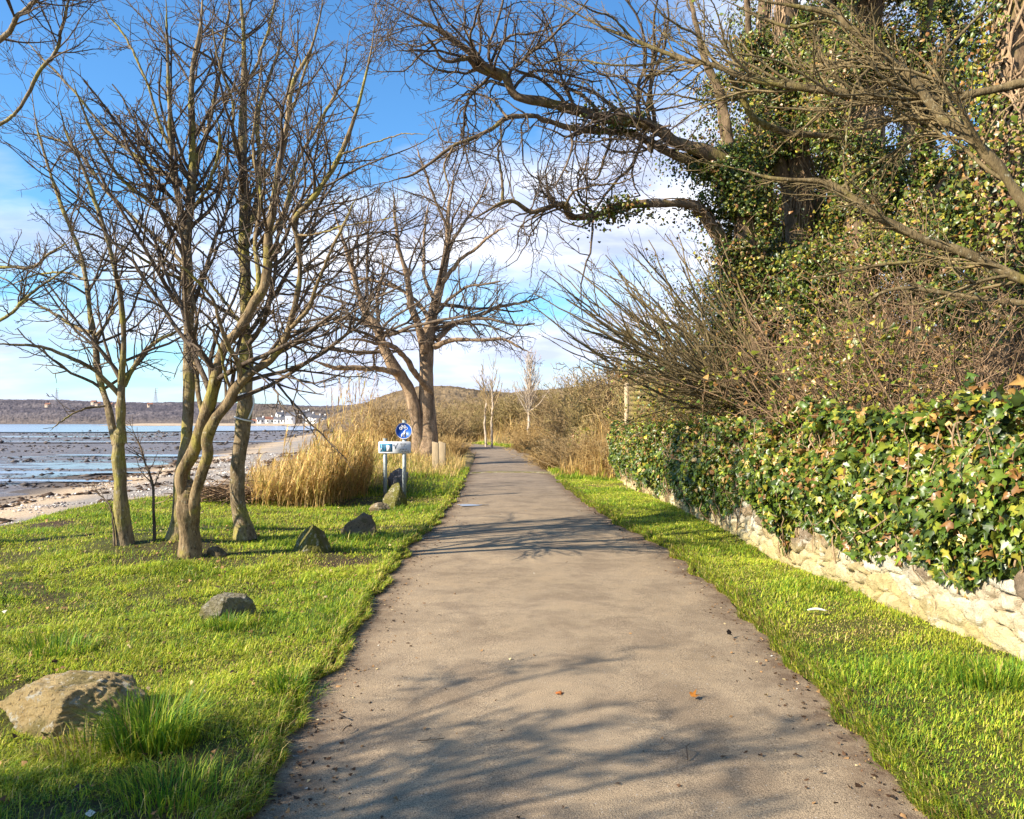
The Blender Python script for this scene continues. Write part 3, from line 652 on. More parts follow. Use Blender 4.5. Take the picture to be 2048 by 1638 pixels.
# ---- saplings
def sapling(px, py, pts, label, seed, n=26):
    b0 = gnd(px, py); l = [limb(pts, b0[1], b0[1]+0.15, K=24)]; l = [(P, R*0.65) for P, R in l]
    bare_tree('sapling', b0, l, label, 'sapling', M_TWIG, M_TWIG, [dict(first=0, n=n, ang=(40, 12), lf=0.28, jit=0.12, up=0.02, K=7, t0=0.35, S=4, rr=0.6, rmin=0.003), dict(n=n*2, ang=(45, 14), lf=0.4, jit=0.2, up=0.02, K=5, S=3, rmin=0.0022)], group='saplings on the lawn', S=7, seed=seed)
sapling(309, 1081, [(309, 1083, 10), (308, 1030, 9), (304, 960, 8), (290, 925, 6), (278, 890, 5), (262, 850, 4)], 'thin leaning sapling standing alone between two larger trunks', 11)
sapling(229, 1092, [(229, 1095, 6), (230, 1045, 5), (220, 1015, 4), (200, 990, 4), (190, 975, 2)], 'short thin twiggy sapling touching the left side of the forked young tree', 12, 16)

# ---- twin stemmed tree on the bank by the far path
E0 = onground(at(850, 890, 30)[0], 30); YE = 30.0
zpx = HZ+(EYE-E0[2]+0.1)*F/YE
le = [limb([(853, zpx, 70), (856, 865, 54), (853, 796, 46), (855, 745, 44), (856, 694, 44), (862, 643, 34), (872, 602, 30), (886, 540, 24), (896, 479, 18), (896, 427, 13), (905, 370, 9), (912, 310, 5)], YE, YE+0.5),
      limb([(840, zpx, 46), (836, 850, 42), (821, 796, 36), (800, 755, 33), (787, 735, 32), (766, 694, 30), (757, 660, 26), (735, 628, 22), (716, 584, 18), (706, 540, 15), (690, 490, 12), (670, 430, 9), (655, 370, 5)], YE, YE-1),
      limb([(850, 705, 26), (838, 650, 24), (822, 608, 21), (818, 557, 16), (800, 500, 12), (790, 430, 9), (785, 360, 5)], YE, YE-1.5),
      limb([(792, 746, 20), (760, 738, 16), (735, 738, 14), (684, 738, 12), (650, 731, 9), (610, 715, 5)], YE-0.5, YE-2.5),
      limb([(862, 785, 22), (845, 765, 19), (828, 742, 17), (805, 710, 14), (785, 692, 12), (750, 688, 9), (710, 680, 7), (665, 690, 4)], YE, YE-2.5),
      limb([(868, 694, 18), (900, 682, 13), (934, 680, 11), (975, 680, 9), (1009, 677, 8), (1040, 695, 6), (1068, 706, 4)], YE, YE-1),
      limb([(872, 680, 18), (913, 643, 13), (958, 632, 11), (1009, 614, 9), (1060, 604, 6), (1098, 590, 4)], YE, YE+2.5),
      limb([(886, 565, 14), (915, 530, 11), (950, 500, 9), (985, 470, 7), (1022, 452, 4)], YE, YE-1.5),
      limb([(872, 605, 13), (850, 560, 10), (845, 510, 9), (852, 450, 7), (862, 390, 4)], YE, YE+2),
      limb([(758, 665, 11), (755, 600, 9), (765, 550, 7), (760, 490, 4)], YE-0.7, YE+2),
      limb([(862, 645, 14), (830, 600, 10), (770, 570, 9), (720, 560, 7), (660, 570, 4)], YE, YE+2),
      limb([(892, 500, 10), (925, 450, 8), (960, 400, 6), (980, 350, 4)], YE, YE+2),
      limb([(896, 460, 9), (870, 400, 7), (850, 340, 6), (830, 280, 4)], YE+0.3, YE-1)]
le = [(P, R*0.74) for P, R in le]
bare_tree('twin_stemmed_tree', E0, le, 'old bare twin stemmed tree with pinkish bark on the bank behind two wooden posts', 'tree', M_BARK_E, M_TWIG,
          [dict(first=0, n=190, ang=(60, 16), lf=0.48, jit=0.17, up=-0.01, K=9, t0=0.4, S=5, rr=0.5, rmin=0.010),
           dict(n=900, ang=(50, 14), lf=0.5, jit=0.24, up=0.03, K=7, t0=0.15, S=3, rr=0.7, rmin=0.008, lmin=0.4),
           dict(n=3300, ang=(52, 15), lf=0.5, jit=0.28, up=0.03, K=5, S=3, rr=0.8, rmin=0.0080, lmin=0.2)], trunk_ix=(0, 1), seed=5)

# ------------------------------------------------------------------ leaves
def leaf_mesh(Pn, Nn, Tn, size, col, lobed=False, r=rng):
    """Pn stalk ends, Nn leaf normals, Tn direction to the tip"""
    n = len(Pn); Tn = unit(Tn-(Tn*Nn).sum(-1, keepdims=True)*Nn); S = np.cross(Nn, Tn)
    if lobed:
        tpl = np.array([(0, 0.42, 0.05), (0, 0.0, 0), (0.30, -0.10, -0.02), (0.52, 0.18, -0.06), (0.36, 0.36, 0.0), (0.44, 0.66, -0.05), (0.20, 0.66, 0.0), (0, 1.05, -0.10), (-0.20, 0.66, 0.0), (-0.44, 0.66, -0.05), (-0.36, 0.36, 0.0), (-0.52, 0.18, -0.06), (-0.30, -0.10, -0.02)])
        fc = np.array([(0, i, i+1) for i in range(1, 12)]+[(0, 12, 1)])
    else:
        tpl = np.array([(0, 0, 0), (0.42, 0.38, -0.10), (0, 1.0, -0.12), (-0.42, 0.38, -0.10), (0, 0.45, 0.03)])
        fc = np.array([(4, 0, 1), (4, 1, 2), (4, 2, 3), (4, 3, 0)])
    k = len(tpl); tp = tpl[None]*(1+0.16*r.normal(size=(n, k, 1)))*size[:, None, None]
    cup = r.normal(-0.5, 1.6, n)[:, None]*np.abs(tp[:, :, 0])+r.normal(0, 0.3, n)[:, None]*tp[:, :, 1]*tp[:, :, 1]/size[:, None]
    V = Pn[:, None]+tp[:, :, :1]*S[:, None]+tp[:, :, 1:2]*Tn[:, None]+(tp[:, :, 2]+0.45*cup)[:, :, None]*Nn[:, None]
    Fc = (np.arange(n)[:, None, None]*k+fc[None]).reshape(-1, 3)
    cc_ = np.repeat(col[:, None], k, axis=1); cc_[:, 0] *= 1.28; cc_[:, 1:] *= (0.92+0.12*r.normal(size=(n, k-1, 1))).clip(0.5, 1.4); return V.reshape(-1, 3), Fc, cc_.reshape(-1, 3)
PAL_IVY = np.array([(0.062, 0.105, 0.012), (0.11, 0.155, 0.016), (0.18, 0.20, 0.022), (0.29, 0.265, 0.035), (0.045, 0.072, 0.012), (0.36, 0.20, 0.06), (0.24, 0.115, 0.035), (0.46, 0.31, 0.13), (0.30, 0.26, 0.03)])
def pick(pal, w, n, r=rng, var=0.25):
    w = np.asarray(w, float); c = pal[r.choice(len(pal), size=n, p=w/w.sum())]; return c*np.exp(r.normal(0, var, (n, 1)))

SUNV = -np.array(ldir)
def ivy_on(limbs_, n, spread, size, weights, seed, clump=3.0, thr=-0.2, t0=0.0, t1=1.0, keep=None):
    """leaves standing off woody stems"""
    r = np.random.default_rng(seed); out_p, out_n = [], []
    Ls = np.array([np.linalg.norm(np.diff(P, axis=0), axis=1).sum() for P, R in limbs_]); f = sines(seed+500, 3, clump)
    cnt = (n*Ls/Ls.sum()*2.2).astype(int)
    for (P, R), c in zip(limbs_, cnt):
        K = len(P); x = r.uniform(t0, t1, c)*(K-1.001); i = x.astype(int); u = (x-i)[:, None]
        p = P[i]*(1-u)+P[i+1]*u; tg = unit(P[i+1]-P[i]); rad = R[i]
        o = unit(np.cross(tg, r.normal(size=(c, 3)))); big = sm(-1.2, 1.5, f(p*0.7+7))
        q = p+o*(rad+0.02+np.abs(r.normal(0, 1, c))*spread*(0.25+big))[:, None]
        ok = f(q) > thr
        if keep is not None: ok &= keep(q)
        out_p.append(q[ok]); out_n.append(o[ok])
    Pn = np.concatenate(out_p); Nn = np.concatenate(out_n)
    if len(Pn) > n: s = r.choice(len(Pn), n, replace=False); Pn, Nn = Pn[s], Nn[s]
    m = len(Pn); Nn = unit(Nn*0.8+SUNV*0.5+r.normal(size=(m, 3))*0.55+np.array([0, 0, 0.25]))
    Tn = r.normal(size=(m, 3))*0.7+np.array([0, 0, -0.6])
    return leaf_mesh(Pn, Nn, Tn, size*r.uniform(0.6, 1.35, m), np.where((r.random(m) < sm(-0.6, 0.9, sines(seed+9, 3, 2.2)(Pn)))[:, None], pick(PAL_IVY, weights, m, r, 0.3), pick(PAL_IVY, [1.6, 2.0, 1.2, 0.4, 1.5, 0.3, 0.5, 0.1, 0.4], m, r, 0.3))*np.array([0.80, 0.78, 0.82]), False, r)
def vines_on(limbs_, n, seed, rad=0.010, wander=0.35):
    r = np.random.default_rng(seed); Ps, Rs = [], []
    for P, R in limbs_:
        K = len(P); tg = unit(np.gradient(P, axis=0)); U = unit(np.cross(tg, np.array([0.3, 0.9, 0.2]))); Vv = np.cross(tg, U)
        for _ in range(n):
            a0 = r.uniform(0, 2*pi); a = a0+np.cumsum(r.normal(0, wander, 24)); x = np.linspace(r.uniform(0, 0.5), r.uniform(0.6, 1.0), 24)*(K-1.001); i = x.astype(int); u = (x-i)[:, None]
            p = P[i]*(1-u)+P[i+1]*u; rr_ = R[i]*1.04+np.abs(r.normal(0, 0.02, 24)); q = p+(np.cos(a)[:, None]*U[i]+np.sin(a)[:, None]*Vv[i])*rr_[:, None]
            Ps.append(q); Rs.append(np.full(24, rad*r.uniform(0.5, 1.5)))
    return np.stack(Ps), np.stack(Rs)

W_TREE = [1.0, 1.7, 2.0, 1.1, 0.8, 0.8, 1.0, 0.35, 0.9]
# ---- the arching tree whose limbs reach over the path
F0 = onground(at(1530, 900, 15.5)[0], 15.5)
lf_ = [limb([(1535, 1012, 74), (1520, 800, 62), (1505, 600, 56), (1492, 480, 52), (1484, 400, 47), (1455, 330, 41), (1400, 300, 38), (1350, 284, 36), (1300, 252, 36), (1197, 232, 32), (1095, 205, 28), (1033, 191, 27), (1009, 150, 26), (975, 133, 24), (941, 103, 20), (889, 65, 17), (850, 45, 12), (800, 20, 8), (750, -10, 5)], 15.5, 14, K=70, wob=0.002),
       limb([(1430, 335, 28), (1350, 311, 24), (1259, 267, 20), (1156, 260, 19), (1095, 243, 17), (1060, 233, 16), (1016, 236, 14), (975, 263, 13), (906, 294, 11), (838, 342, 8), (787, 362, 6), (730, 372, 4)], 15.3, 13.6, K=70, wob=0.003),
       limb([(1490, 600, 44), (1460, 510, 36), (1427, 455, 32), (1395, 415, 28), (1350, 405, 25), (1248, 407, 23), (1215, 420, 22), (1180, 431, 21), (1139, 434, 20), (1129, 410, 17), (1090, 418, 15), (1060, 424, 13), (1026, 400, 13), (992, 410, 10), (941, 441, 7), (890, 455, 4)], 15.5, 13.4, K=70, wob=0.003),
       limb([(1004, 158, 18), (958, 137, 16), (934, 116, 14), (889, 120, 9), (862, 85, 8), (835, 55, 4)], 14.6, 13.6, K=70, wob=0.003),
       limb([(1215, 262, 11), (1222, 280, 9), (1205, 330, 8), (1198, 350, 6), (1180, 358, 5), (1160, 340, 3)], 14.9, 14.5, K=70, wob=0.003),
       limb([(1005, 405, 10), (1003, 350, 8), (998, 300, 6), (1008, 245, 4)], 13.9, 13.7, K=70, wob=0.003),
       limb([(1484, 410, 44), (1460, 300, 32), (1440, 200, 25), (1400, 100, 18), (1380, 0, 12), (1370, -80, 7)], 15.5, 15.8, K=70, wob=0.003),
       limb([(1205, 230, 13), (1160, 190, 10), (1120, 170, 8), (1080, 130, 6), (1058, 70, 4)], 14.6, 15.4, K=70, wob=0.003),
       limb([(1130, 412, 9), (1150, 385, 7), (1190, 375, 6), (1240, 370, 5), (1290, 340, 3)], 14.2, 13.6, K=70, wob=0.003),
       limb([(1016, 236, 8), (985, 205, 7), (950, 190, 6), (905, 200, 4)], 14.2, 15, K=70, wob=0.003),
       limb([(906, 294, 7), (890, 330, 6), (900, 380, 5), (880, 430, 3)], 13.8, 13.4, K=70, wob=0.003)]
lf_ = [(P, R*0.68) for P, R in lf_]
rootF, _ = bare_tree('arching_tree', F0, lf_, 'leaning bare tree whose thick crooked limbs arch left over the path', 'tree', M_BARK_F, M_TWIG,
          [dict(first=0, n=130, ang=(60, 18), lf=0.34, jit=0.22, up=0.01, K=11, t0=0.40, S=5, rr=0.4, rmin=0.007, lmin=0.9, lmax=2.4, curl=0.05),
           dict(n=800, ang=(52, 15), lf=0.6, jit=0.28, up=0.03, K=7, t0=0.12, S=3, rr=0.7, rmin=0.006, lmin=0.25, curl=0.06),
           dict(n=3000, ang=(55, 15), lf=0.55, jit=0.32, up=0.04, K=5, S=3, rr=0.8, rmin=0.0048, lmin=0.1, curl=0.05)], seed=6)
V, Q, c = ivy_on([lf_[0], lf_[1], lf_[2], lf_[6]], 26000, 0.30, 0.066, W_TREE, 61, 2.2, 0.1, 0.0, 0.6, keep=lambda q: (q[:, 0] > 1.1) & ((q[:, 0] > 3.4) | (np.random.default_rng(6).random(len(q)) < 0.5*np.clip((q[:, 0]-1.0)/2.4, 0, 1))))
mesh_obj('ivy', V, [Q], M_IVY, rootF, c)
wd = Wood(); wd.add(*vines_on([(P_[:24], R_[:24]) for P_, R_ in (lf_[0], lf_[2])], 12, 62, 0.010), 4); wd.build('ivy_stem', M_VINE, rootF)

# ---- ivy clad trunks behind the wall
def ivy_tree(px, Y, main, arms, label, n, spread, seed, nv=26, keep=None):
    b0 = onground(at(px, 900, Y)[0], Y)
    ls = [limb(main, Y, Y+0.2, K=50, wob=0.004)]+[limb(a, Y, Y+dy, K=50, wob=0.004) for a, dy in arms]
    root, _ = bare_tree('ivy_clad_tree', b0, ls, label, 'tree', M_BARK_F, M_TWIG_G,
        [dict(first=0, n=70, ang=(55, 14), lf=0.16, jit=0.16, up=0.05, K=9, t0=0.15, S=4, rr=0.3, rmin=0.005, lmin=0.5),
         dict(n=320, ang=(48, 14), lf=0.5, jit=0.22, up=0.04, K=6, S=3, rmin=0.0035, lmin=0.2), dict(n=800, ang=(50, 15), lf=0.5, jit=0.26, up=0.04, K=5, S=3, rmin=0.003, lmin=0.1)], group='ivy clad trees behind the wall', seed=seed)
    V, Q, c = ivy_on(ls, n, spread, 0.066, W_TREE, seed*7, 2.4, 0.0, keep=keep); mesh_obj('ivy', V, [Q], M_IVY, root, c)
    wd = Wood(); wd.add(*vines_on(ls[:1], nv, seed*7+1, 0.014), 4); wd.build('ivy_stem', M_VINE, root)
ivy_tree(1600, 16.2, [(1620, 1000, 62), (1600, 800, 60), (1590, 600, 58), (1592, 400, 56), (1582, 250, 56), (1575, 120, 52), (1570, 0, 46), (1570, -120, 38)],
         [([(1592, 420, 26), (1560, 330, 22), (1530, 200, 18), (1500, 60, 14), (1490, -60, 10)], -0.6), ([(1590, 520, 24), (1640, 400, 20), (1660, 250, 16), (1650, 80, 12), (1660, -60, 8)], 0.8), ([(1592, 640, 20), (1530, 560, 16), (1490, 500, 12), (1450, 480, 6)], -0.4)],
         'ivy clad trunk just right of the arching tree, its bare vine stems showing', 40000, 0.62, 71)
ivy_tree(1720, 14.2, [(1720, 1010, 66), (1715, 700, 62), (1720, 500, 60), (1730, 300, 58), (1728, 100, 54), (1735, 0, 48), (1740, -120, 40)],
         [([(1722, 450, 28), (1790, 330, 24), (1830, 200, 20), (1850, 60, 15), (1870, -60, 10)], 0.5), ([(1725, 560, 24), (1800, 480, 20), (1860, 400, 15), (1900, 330, 9)], -0.6), ([(1728, 240, 24), (1690, 130, 18), (1670, 0, 12), (1660, -80, 8)], 0.6), ([(1715, 700, 22), (1660, 640, 18), (1620, 560, 12), (1600, 500, 6)], -0.7)],
         'ivy clad trunk in the middle of the thicket with ivy boughs spreading right', 52000, 0.68, 72)
ivy_tree(1995, 9.6, [(1985, 1115, 96), (1985, 800, 92), (1996, 600, 92), (2012, 400, 86), (2026, 200, 82), (2042, 0, 78), (2052, -140, 70)],
         [([(2000, 520, 30), (1950, 470, 24), (1920, 430, 16), (1900, 400, 8)], 0.6), ([(1990, 700, 30), (1930, 640, 24), (1890, 600, 16), (1860, 590, 8)], 0.4)],
         'thick ivy clad trunk at the right edge, wrapped in brown vine stems', 12000, 0.2, 73, 90, keep=lambda q: np.random.default_rng(5).random(len(q)) < 1)
# low ivy and scrub tree filling the thicket behind
ivy_tree(1850, 12.6, [(1850, 1040, 30), (1845, 900, 28), (1850, 760, 26), (1840, 640, 22), (1850, 540, 14), (1860, 470, 8)],
         [([(1848, 800, 16), (1790, 720, 13), (1760, 640, 9), (1750, 580, 5)], 0.8), ([(1846, 740, 14), (1900, 680, 12), (1930, 620, 8)], 0.5), ([(1850, 880, 14), (1760, 820, 12), (1690, 770, 8), (1640, 740, 5)], -0.5)],
         'short ivy smothered stump of a tree between the middle and right thick trunks', 30000, 0.75, 74, 10)
ivy_tree(1480, 17.5, [(1480, 990, 26), (1470, 860, 24), (1480, 740, 22), (1500, 640, 16), (1510, 560, 8)],
         [([(1472, 850, 14), (1430, 780, 11), (1400, 720, 8), (1390, 680, 4)], 0.6), ([(1478, 760, 14), (1540, 700, 10), (1580, 650, 5)], 0.5), ([(1475, 880, 12), (1560, 800, 11), (1620, 760, 5)], -0.5)],
         'small dark ivy covered tree at the left end of the thicket, under the arching tree', 30000, 0.8, 75, 10)

ivy_tree(1530, 19, [(1540, 1000, 40), (1530, 800, 38), (1525, 600, 36), (1530, 400, 34), (1520, 200, 30), (1530, 0, 26), (1530, -100, 20)],
         [([(1528, 500, 20), (1480, 400, 16), (1450, 280, 12), (1430, 150, 8)], -0.4), ([(1526, 650, 18), (1470, 580, 14), (1440, 520, 9)], 0.4), ([(1530, 350, 18), (1590, 250, 14), (1620, 120, 9)], 0.4)],
         'tall slender ivy curtained tree standing behind the trunk of the arching tree', 36000, 0.75, 76, 8)
ivy_tree(1665, 18, [(1660, 1000, 40), (1665, 800, 38), (1660, 600, 36), (1668, 400, 34), (1660, 200, 30), (1665, 0, 26), (1665, -100, 20)],
         [([(1664, 500, 20), (1620, 420, 16), (1600, 330, 10)], -0.4), ([(1662, 300, 18), (1700, 200, 14), (1720, 80, 9)], 0.4), ([(1665, 700, 18), (1720, 640, 14), (1760, 600, 9)], 0.4)],
         'ivy curtained tree filling the gap behind the two middle ivy clad trunks', 36000, 0.75, 77, 8)
ivy_tree(1840, 16, [(1840, 1000, 44), (1838, 800, 42), (1845, 600, 40), (1838, 400, 36), (1845, 200, 32), (1850, 60, 20), (1852, -20, 12)],
         [([(1840, 450, 22), (1900, 380, 18), (1930, 300, 10)], 0.4), ([(1842, 650, 20), (1910, 600, 16), (1960, 570, 10)], 0.4), ([(1840, 260, 18), (1880, 160, 14), (1900, 60, 9)], 0.4)],
         'broad ivy smothered tree between the middle trunks and the thick right trunk', 40000, 0.75, 78, 8)
# ---- sycamore beyond the right edge: long limbs cross the frame
H0 = onground(6.3, 6.4)
YH = 6.8
lh = [(lambda S: (S[:, :3], S[:, 3]))(spline([(6.3, 6.4, H0[2]-0.1, 0.25), (6.3, 6.4, 1.2, 0.22), (6.2, 6.4, 2.6, 0.2), (6.1, 6.5, 4.5, 0.17), (6.0, 6.6, 7.0, 0.12)], 60)),
      limb([(2500, 640, 60), (2300, 560, 44), (2150, 480, 38), (2048, 407, 34), (1998, 335, 32), (1929, 267, 32), (1885, 239, 30), (1854, 202, 27), (1810, 147, 24), (1769, 113, 21), (1693, 51, 18), (1673, 31, 17), (1622, 17, 15), (1519, 0, 12), (1400, -30, 7)], 6.5, 7.6, K=60, wob=0.003),
      limb([(2500, 330, 50), (2300, 200, 36), (2150, 160, 30), (2048, 166, 26), (1981, 181, 25), (1912, 195, 25), (1827, 198, 24), (1724, 191, 22), (1639, 181, 20), (1553, 168, 18), (1485, 154, 17), (1433, 133, 16), (1382, 123, 14), (1350, 113, 13), (1266, 79, 11), (1197, 51, 9), (1120, 10, 7), (1060, -30, 4)], 6.5, 8.4, K=60, wob=0.003),
      limb([(1461, 152, 13), (1485, 191, 17), (1512, 236, 19), (1560, 258, 20), (1604, 267, 20), (1680, 275, 10), (1700, 290, 5)], 8.0, 8.4, K=60, wob=0.003),
      limb([(2500, 760, 60), (2250, 640, 40), (2120, 590, 32), (2048, 560, 29), (1998, 537, 27), (1929, 503, 26), (1861, 482, 24), (1758, 431, 21), (1690, 383, 18), (1645, 362, 15), (1553, 356, 11), (1485, 339, 9), (1400, 320, 5)], 6.5, 8.0, K=60, wob=0.003),
      limb([(1680, 380, 12), (1720, 345, 11), (1790, 300, 11), (1850, 270, 9), (1890, 262, 6)], 7.7, 7.6, K=60, wob=0.003),
      limb([(1929, 503, 12), (1850, 520, 10), (1760, 530, 9), (1690, 545, 7), (1600, 560, 4)], 7.2, 7.8, K=60, wob=0.003),
      limb([(2300, 700, 24), (2150, 620, 20), (2048, 608, 17), (1980, 600, 15), (1900, 590, 13), (1800, 578, 11), (1740, 600, 9), (1700, 640, 5)], 6.6, 7.8, K=60, wob=0.003),
      limb([(1693, 51, 11), (1640, 40, 10), (1580, 50, 10), (1530, 35, 8), (1500, 25, 7), (1430, -10, 4)], 7.4, 7.8, K=60, wob=0.003),
      limb([(1769, 113, 10), (1720, 160, 9), (1700, 230, 7), (1690, 300, 5)], 7.3, 7.0, K=60, wob=0.003),
      limb([(1827, 196, 9), (1880, 120, 9), (1930, 60, 8), (2000, -10, 6)], 7.3, 7.0, K=60, wob=0.003),
      limb([(1350, 113, 8), (1300, 130, 7), (1230, 130, 6), (1150, 120, 5), (1080, 125, 3)], 8.1, 8.6, K=60, wob=0.003),
      limb([(1553, 168, 9), (1500, 190, 8), (1420, 200, 7), (1330, 190, 5), (1250, 195, 3)], 7.8, 8.4, K=60, wob=0.003),
      limb([(1266, 79, 7), (1230, 40, 6), (1180, 20, 5), (1110, -20, 3)], 8.2, 7.8, K=60, wob=0.003),
      limb([(1433, 133, 8), (1400, 80, 7), (1340, 40, 6), (1290, -10, 4)], 7.9, 7.6, K=60, wob=0.003)]
lh = [(P, R*0.7) for P, R in lh]
bare_tree('spreading_tree', H0, lh, 'olive barked bare tree outside the right edge, long limbs crossing before the ivy', 'tree', M_BARK_H, M_TWIG_G,
          [dict(first=1, n=190, ang=(40, 14), lf=0.22, jit=0.15, up=0.02, K=9, t0=0.25, S=5, rr=0.45, rmin=0.004, bias=(-0.35, 0.1, 0.05)),
           dict(n=900, ang=(42, 14), lf=0.5, jit=0.2, up=0.03, K=7, t0=0.12, S=3, rr=0.7, rmin=0.0028, lmin=0.15, bias=(-0.2, 0, 0.1)),
           dict(n=2200, ang=(45, 15), lf=0.45, jit=0.22, up=0.05, K=5, S=3, rr=0.8, rmin=0.002, lmin=0.06)], seed=8)

# ---- tree just outside the left edge
K0 = onground(-8.4, 8.8)
lk = [(lambda S: (S[:, :3], S[:, 3]))(spline([(-8.4, 8.8, K0[2]-0.1, 0.2), (-8.3, 8.8, 1.5, 0.16), (-8.2, 8.7, 3, 0.13), (-8.0, 8.7, 5, 0.1), (-7.9, 8.7, 7.4, 0.05)], 60)),
      limb([(-450, 330, 20), (-200, 220, 18), (0, 79, 15), (40, 35, 13), (80, -10, 11), (140, -90, 6)], 8.6, 8.0, K=60),
      limb([(-450, 520, 18), (-200, 350, 13), (0, 246, 11), (34, 219, 10), (79, 137, 10), (109, 96, 9), (120, 55, 8), (137, 0, 7), (150, -80, 4)], 8.7, 8.2, K=60),
      limb([(-450, 640, 16), (-200, 560, 12), (0, 533, 10), (68, 530, 9), (103, 503, 7), (150, 480, 4)], 8.7, 8.4, K=60),
      limb([(-400, 800, 14), (-150, 700, 11), (0, 640, 9), (60, 590, 8), (120, 545, 6), (180, 510, 3)], 8.7, 8.3, K=60),
      limb([(-450, 250, 14), (-200, 120, 12), (-60, 20, 9), (20, -60, 6)], 8.7, 9.4, K=60)]
lk = [(P, R*0.72) for P, R in lk]
bare_tree('overhanging_tree', K0, lk, 'bare tree outside the left edge, only its upper boughs reaching into view', 'tree', M_BARK_A, M_TWIG,
          [dict(first=1, n=60, ang=(42, 12), lf=0.25, jit=0.13, up=0.05, K=9, t0=0.4, S=5, rr=0.5, rmin=0.004),
           dict(n=260, ang=(45, 14), lf=0.5, jit=0.2, up=0.06, K=7, S=3, rmin=0.0038, lmin=0.15), dict(n=700, ang=(48, 15), lf=0.45, jit=0.24, up=0.06, K=5, S=3, rmin=0.0022, lmin=0.06)], seed=9)

# ---- small tree behind the photographer: its shade lies over the near path
J0 = onground(-5.7, 0.65)
lj = []
for k_ in range(20):
    r = np.random.default_rng(900+k_); a = 2*pi*k_/20; sp = 1.35*r.uniform(0.3, 1.1); top = r.uniform(2.9, 4.2)
    lj.append((lambda S: (S[:, :3], S[:, 3]))(spline([(-5.7, 0.65, J0[2]-0.1, 0.05), (-5.7+0.2*math.cos(a), 0.65+0.2*math.sin(a), 1.2, 0.04), (-5.7+sp*0.55*math.cos(a), 0.65+sp*0.5*math.sin(a), 2.8, 0.022), (-5.7+sp*math.cos(a), 0.65+sp*math.sin(a), top, 0.008)], 30)))
bare_tree('bushy_tree', J0, lj, 'low bushy bare tree behind the viewpoint, casting shade over the near path', 'tree', M_BARK_B, M_TWIG,
          [dict(first=0, n=320, ang=(45, 14), lf=0.35, jit=0.14, up=0.03, K=8, t0=0.3, S=4, rr=0.5, rmin=0.006), dict(n=2200, ang=(48, 14), lf=0.5, jit=0.2, up=0.03, K=6, S=3, rmin=0.007, lmin=0.25), dict(n=8500, ang=(50, 15), lf=0.5, jit=0.24, up=0.03, K=5, S=3, rmin=0.006, lmin=0.12)], seed=10)

# ------------------------------------------------------------------ stone wall with ivy
def worley(U, V, seed, au, av):
    """jittered cells of au x av metres: distance to nearest / second nearest and id"""
    r = np.random.default_rng(seed); n = 4096; ju, jv, ci = r.uniform(0.1, 0.9, n), r.uniform(0.15, 0.85, n), r.uniform(0, 1, n)
    u, v = U/au, V/av; iu, iv = np.floor(u).astype(int), np.floor(v).astype(int)
    d1 = np.full(U.shape, 9.0); d2 = np.full(U.shape, 9.0); cid = np.zeros(U.shape)
    for a in (-1, 0, 1):
        for b in (-1, 0, 1):
            h = ((iu+a)*73+(iv+b)*1237) % n
            dd = np.hypot(u-(iu+a+ju[h]), v-(iv+b+jv[h])); new = dd < d1
            d2 = np.where(new, d1, np.minimum(d2, dd)); cid = np.where(new, ci[h], cid); d1 = np.where(new, dd, d1)
    return d1, d2, cid
def wall_x(Y): return np.interp(Y, [0, 4.5, 5.2, 9, 12.5, 18, 22.4], [3.35, 3.33, 3.28, 3.08, 2.98, 2.86, 2.98])
WH = 1.32
yy = np.concatenate([np.arange(1.5, 4.2, 0.04), np.arange(4.2, 9.5, 0.016), np.arange(9.5, 22.5, 0.035)]); prof = np.concatenate([np.linspace(-0.15, WH, 92), np.full(14, WH), np.linspace(WH, -0.15, 6)])
pxo = np.concatenate([np.zeros(92), np.linspace(0.02, 0.46, 14), np.full(6, 0.48)])
WY, WP = np.meshgrid(yy, np.arange(len(prof)), indexing='ij')
arc = np.concatenate([np.linspace(-0.15, WH, 92), WH+np.linspace(0.02, 0.46, 14), WH+0.5+np.linspace(0, 1.4, 6)])
_q = np.stack([WY, arc[WP]], -1); d1, d2, cid = worley(WY+0.05*sines(12, 2, 9)(_q), arc[WP]+0.03*sines(13, 2, 9)(_q), 3, 0.30, 0.13)
nq = np.stack([WY, arc[WP]], -1); disp = 0.03*sm(0.0, 0.22, d2-d1+0.05*sines(9, 2, 30)(nq))+0.03*(cid-0.5)+0.030*vnoise(nq, 0.16, 7, 5, 0.7)-0.055*(1-sm(0.0, 0.12, d2-d1))*sm(-0.6, 0.3, vnoise(nq, 0.5, 19, 3))
nx = np.concatenate([-np.ones(92), np.zeros(14), np.ones(6)]); nz = np.concatenate([np.zeros(92), np.ones(14), np.zeros(6)])
VX = wall_x(WY)+pxo[WP]+nx[WP]*disp+0.02*np.clip(arc[WP], 0, 1.2); VZ = prof[WP]+nz[WP]*disp+0.09
pal = np.array([(0.64, 0.55, 0.40), (0.56, 0.46, 0.32), (0.70, 0.63, 0.49), (0.33, 0.24, 0.14), (0.44, 0.34, 0.18), (0.56, 0.50, 0.38), (0.24, 0.18, 0.12)])
wc = pal[(cid*6.99).astype(int)]; wc = wc*(0.85+0.3*vnoise(nq, 0.09, 17, 4, 0.7)+0.15)[..., None]; k = (1-sm(0.01, 0.10, d2-d1))[..., None]*sm(-0.5, 0.3, vnoise(nq, 0.5, 19, 3))[..., None]; wc = wc*(1-k)+np.array([0.26, 0.20, 0.13])*k; k = sm(0.15, 0.7, vnoise(nq, 0.7, 23, 4, 0.65))[..., None]*0.6; wc = wc*(1-k)+np.array([0.36, 0.29, 0.18])*k
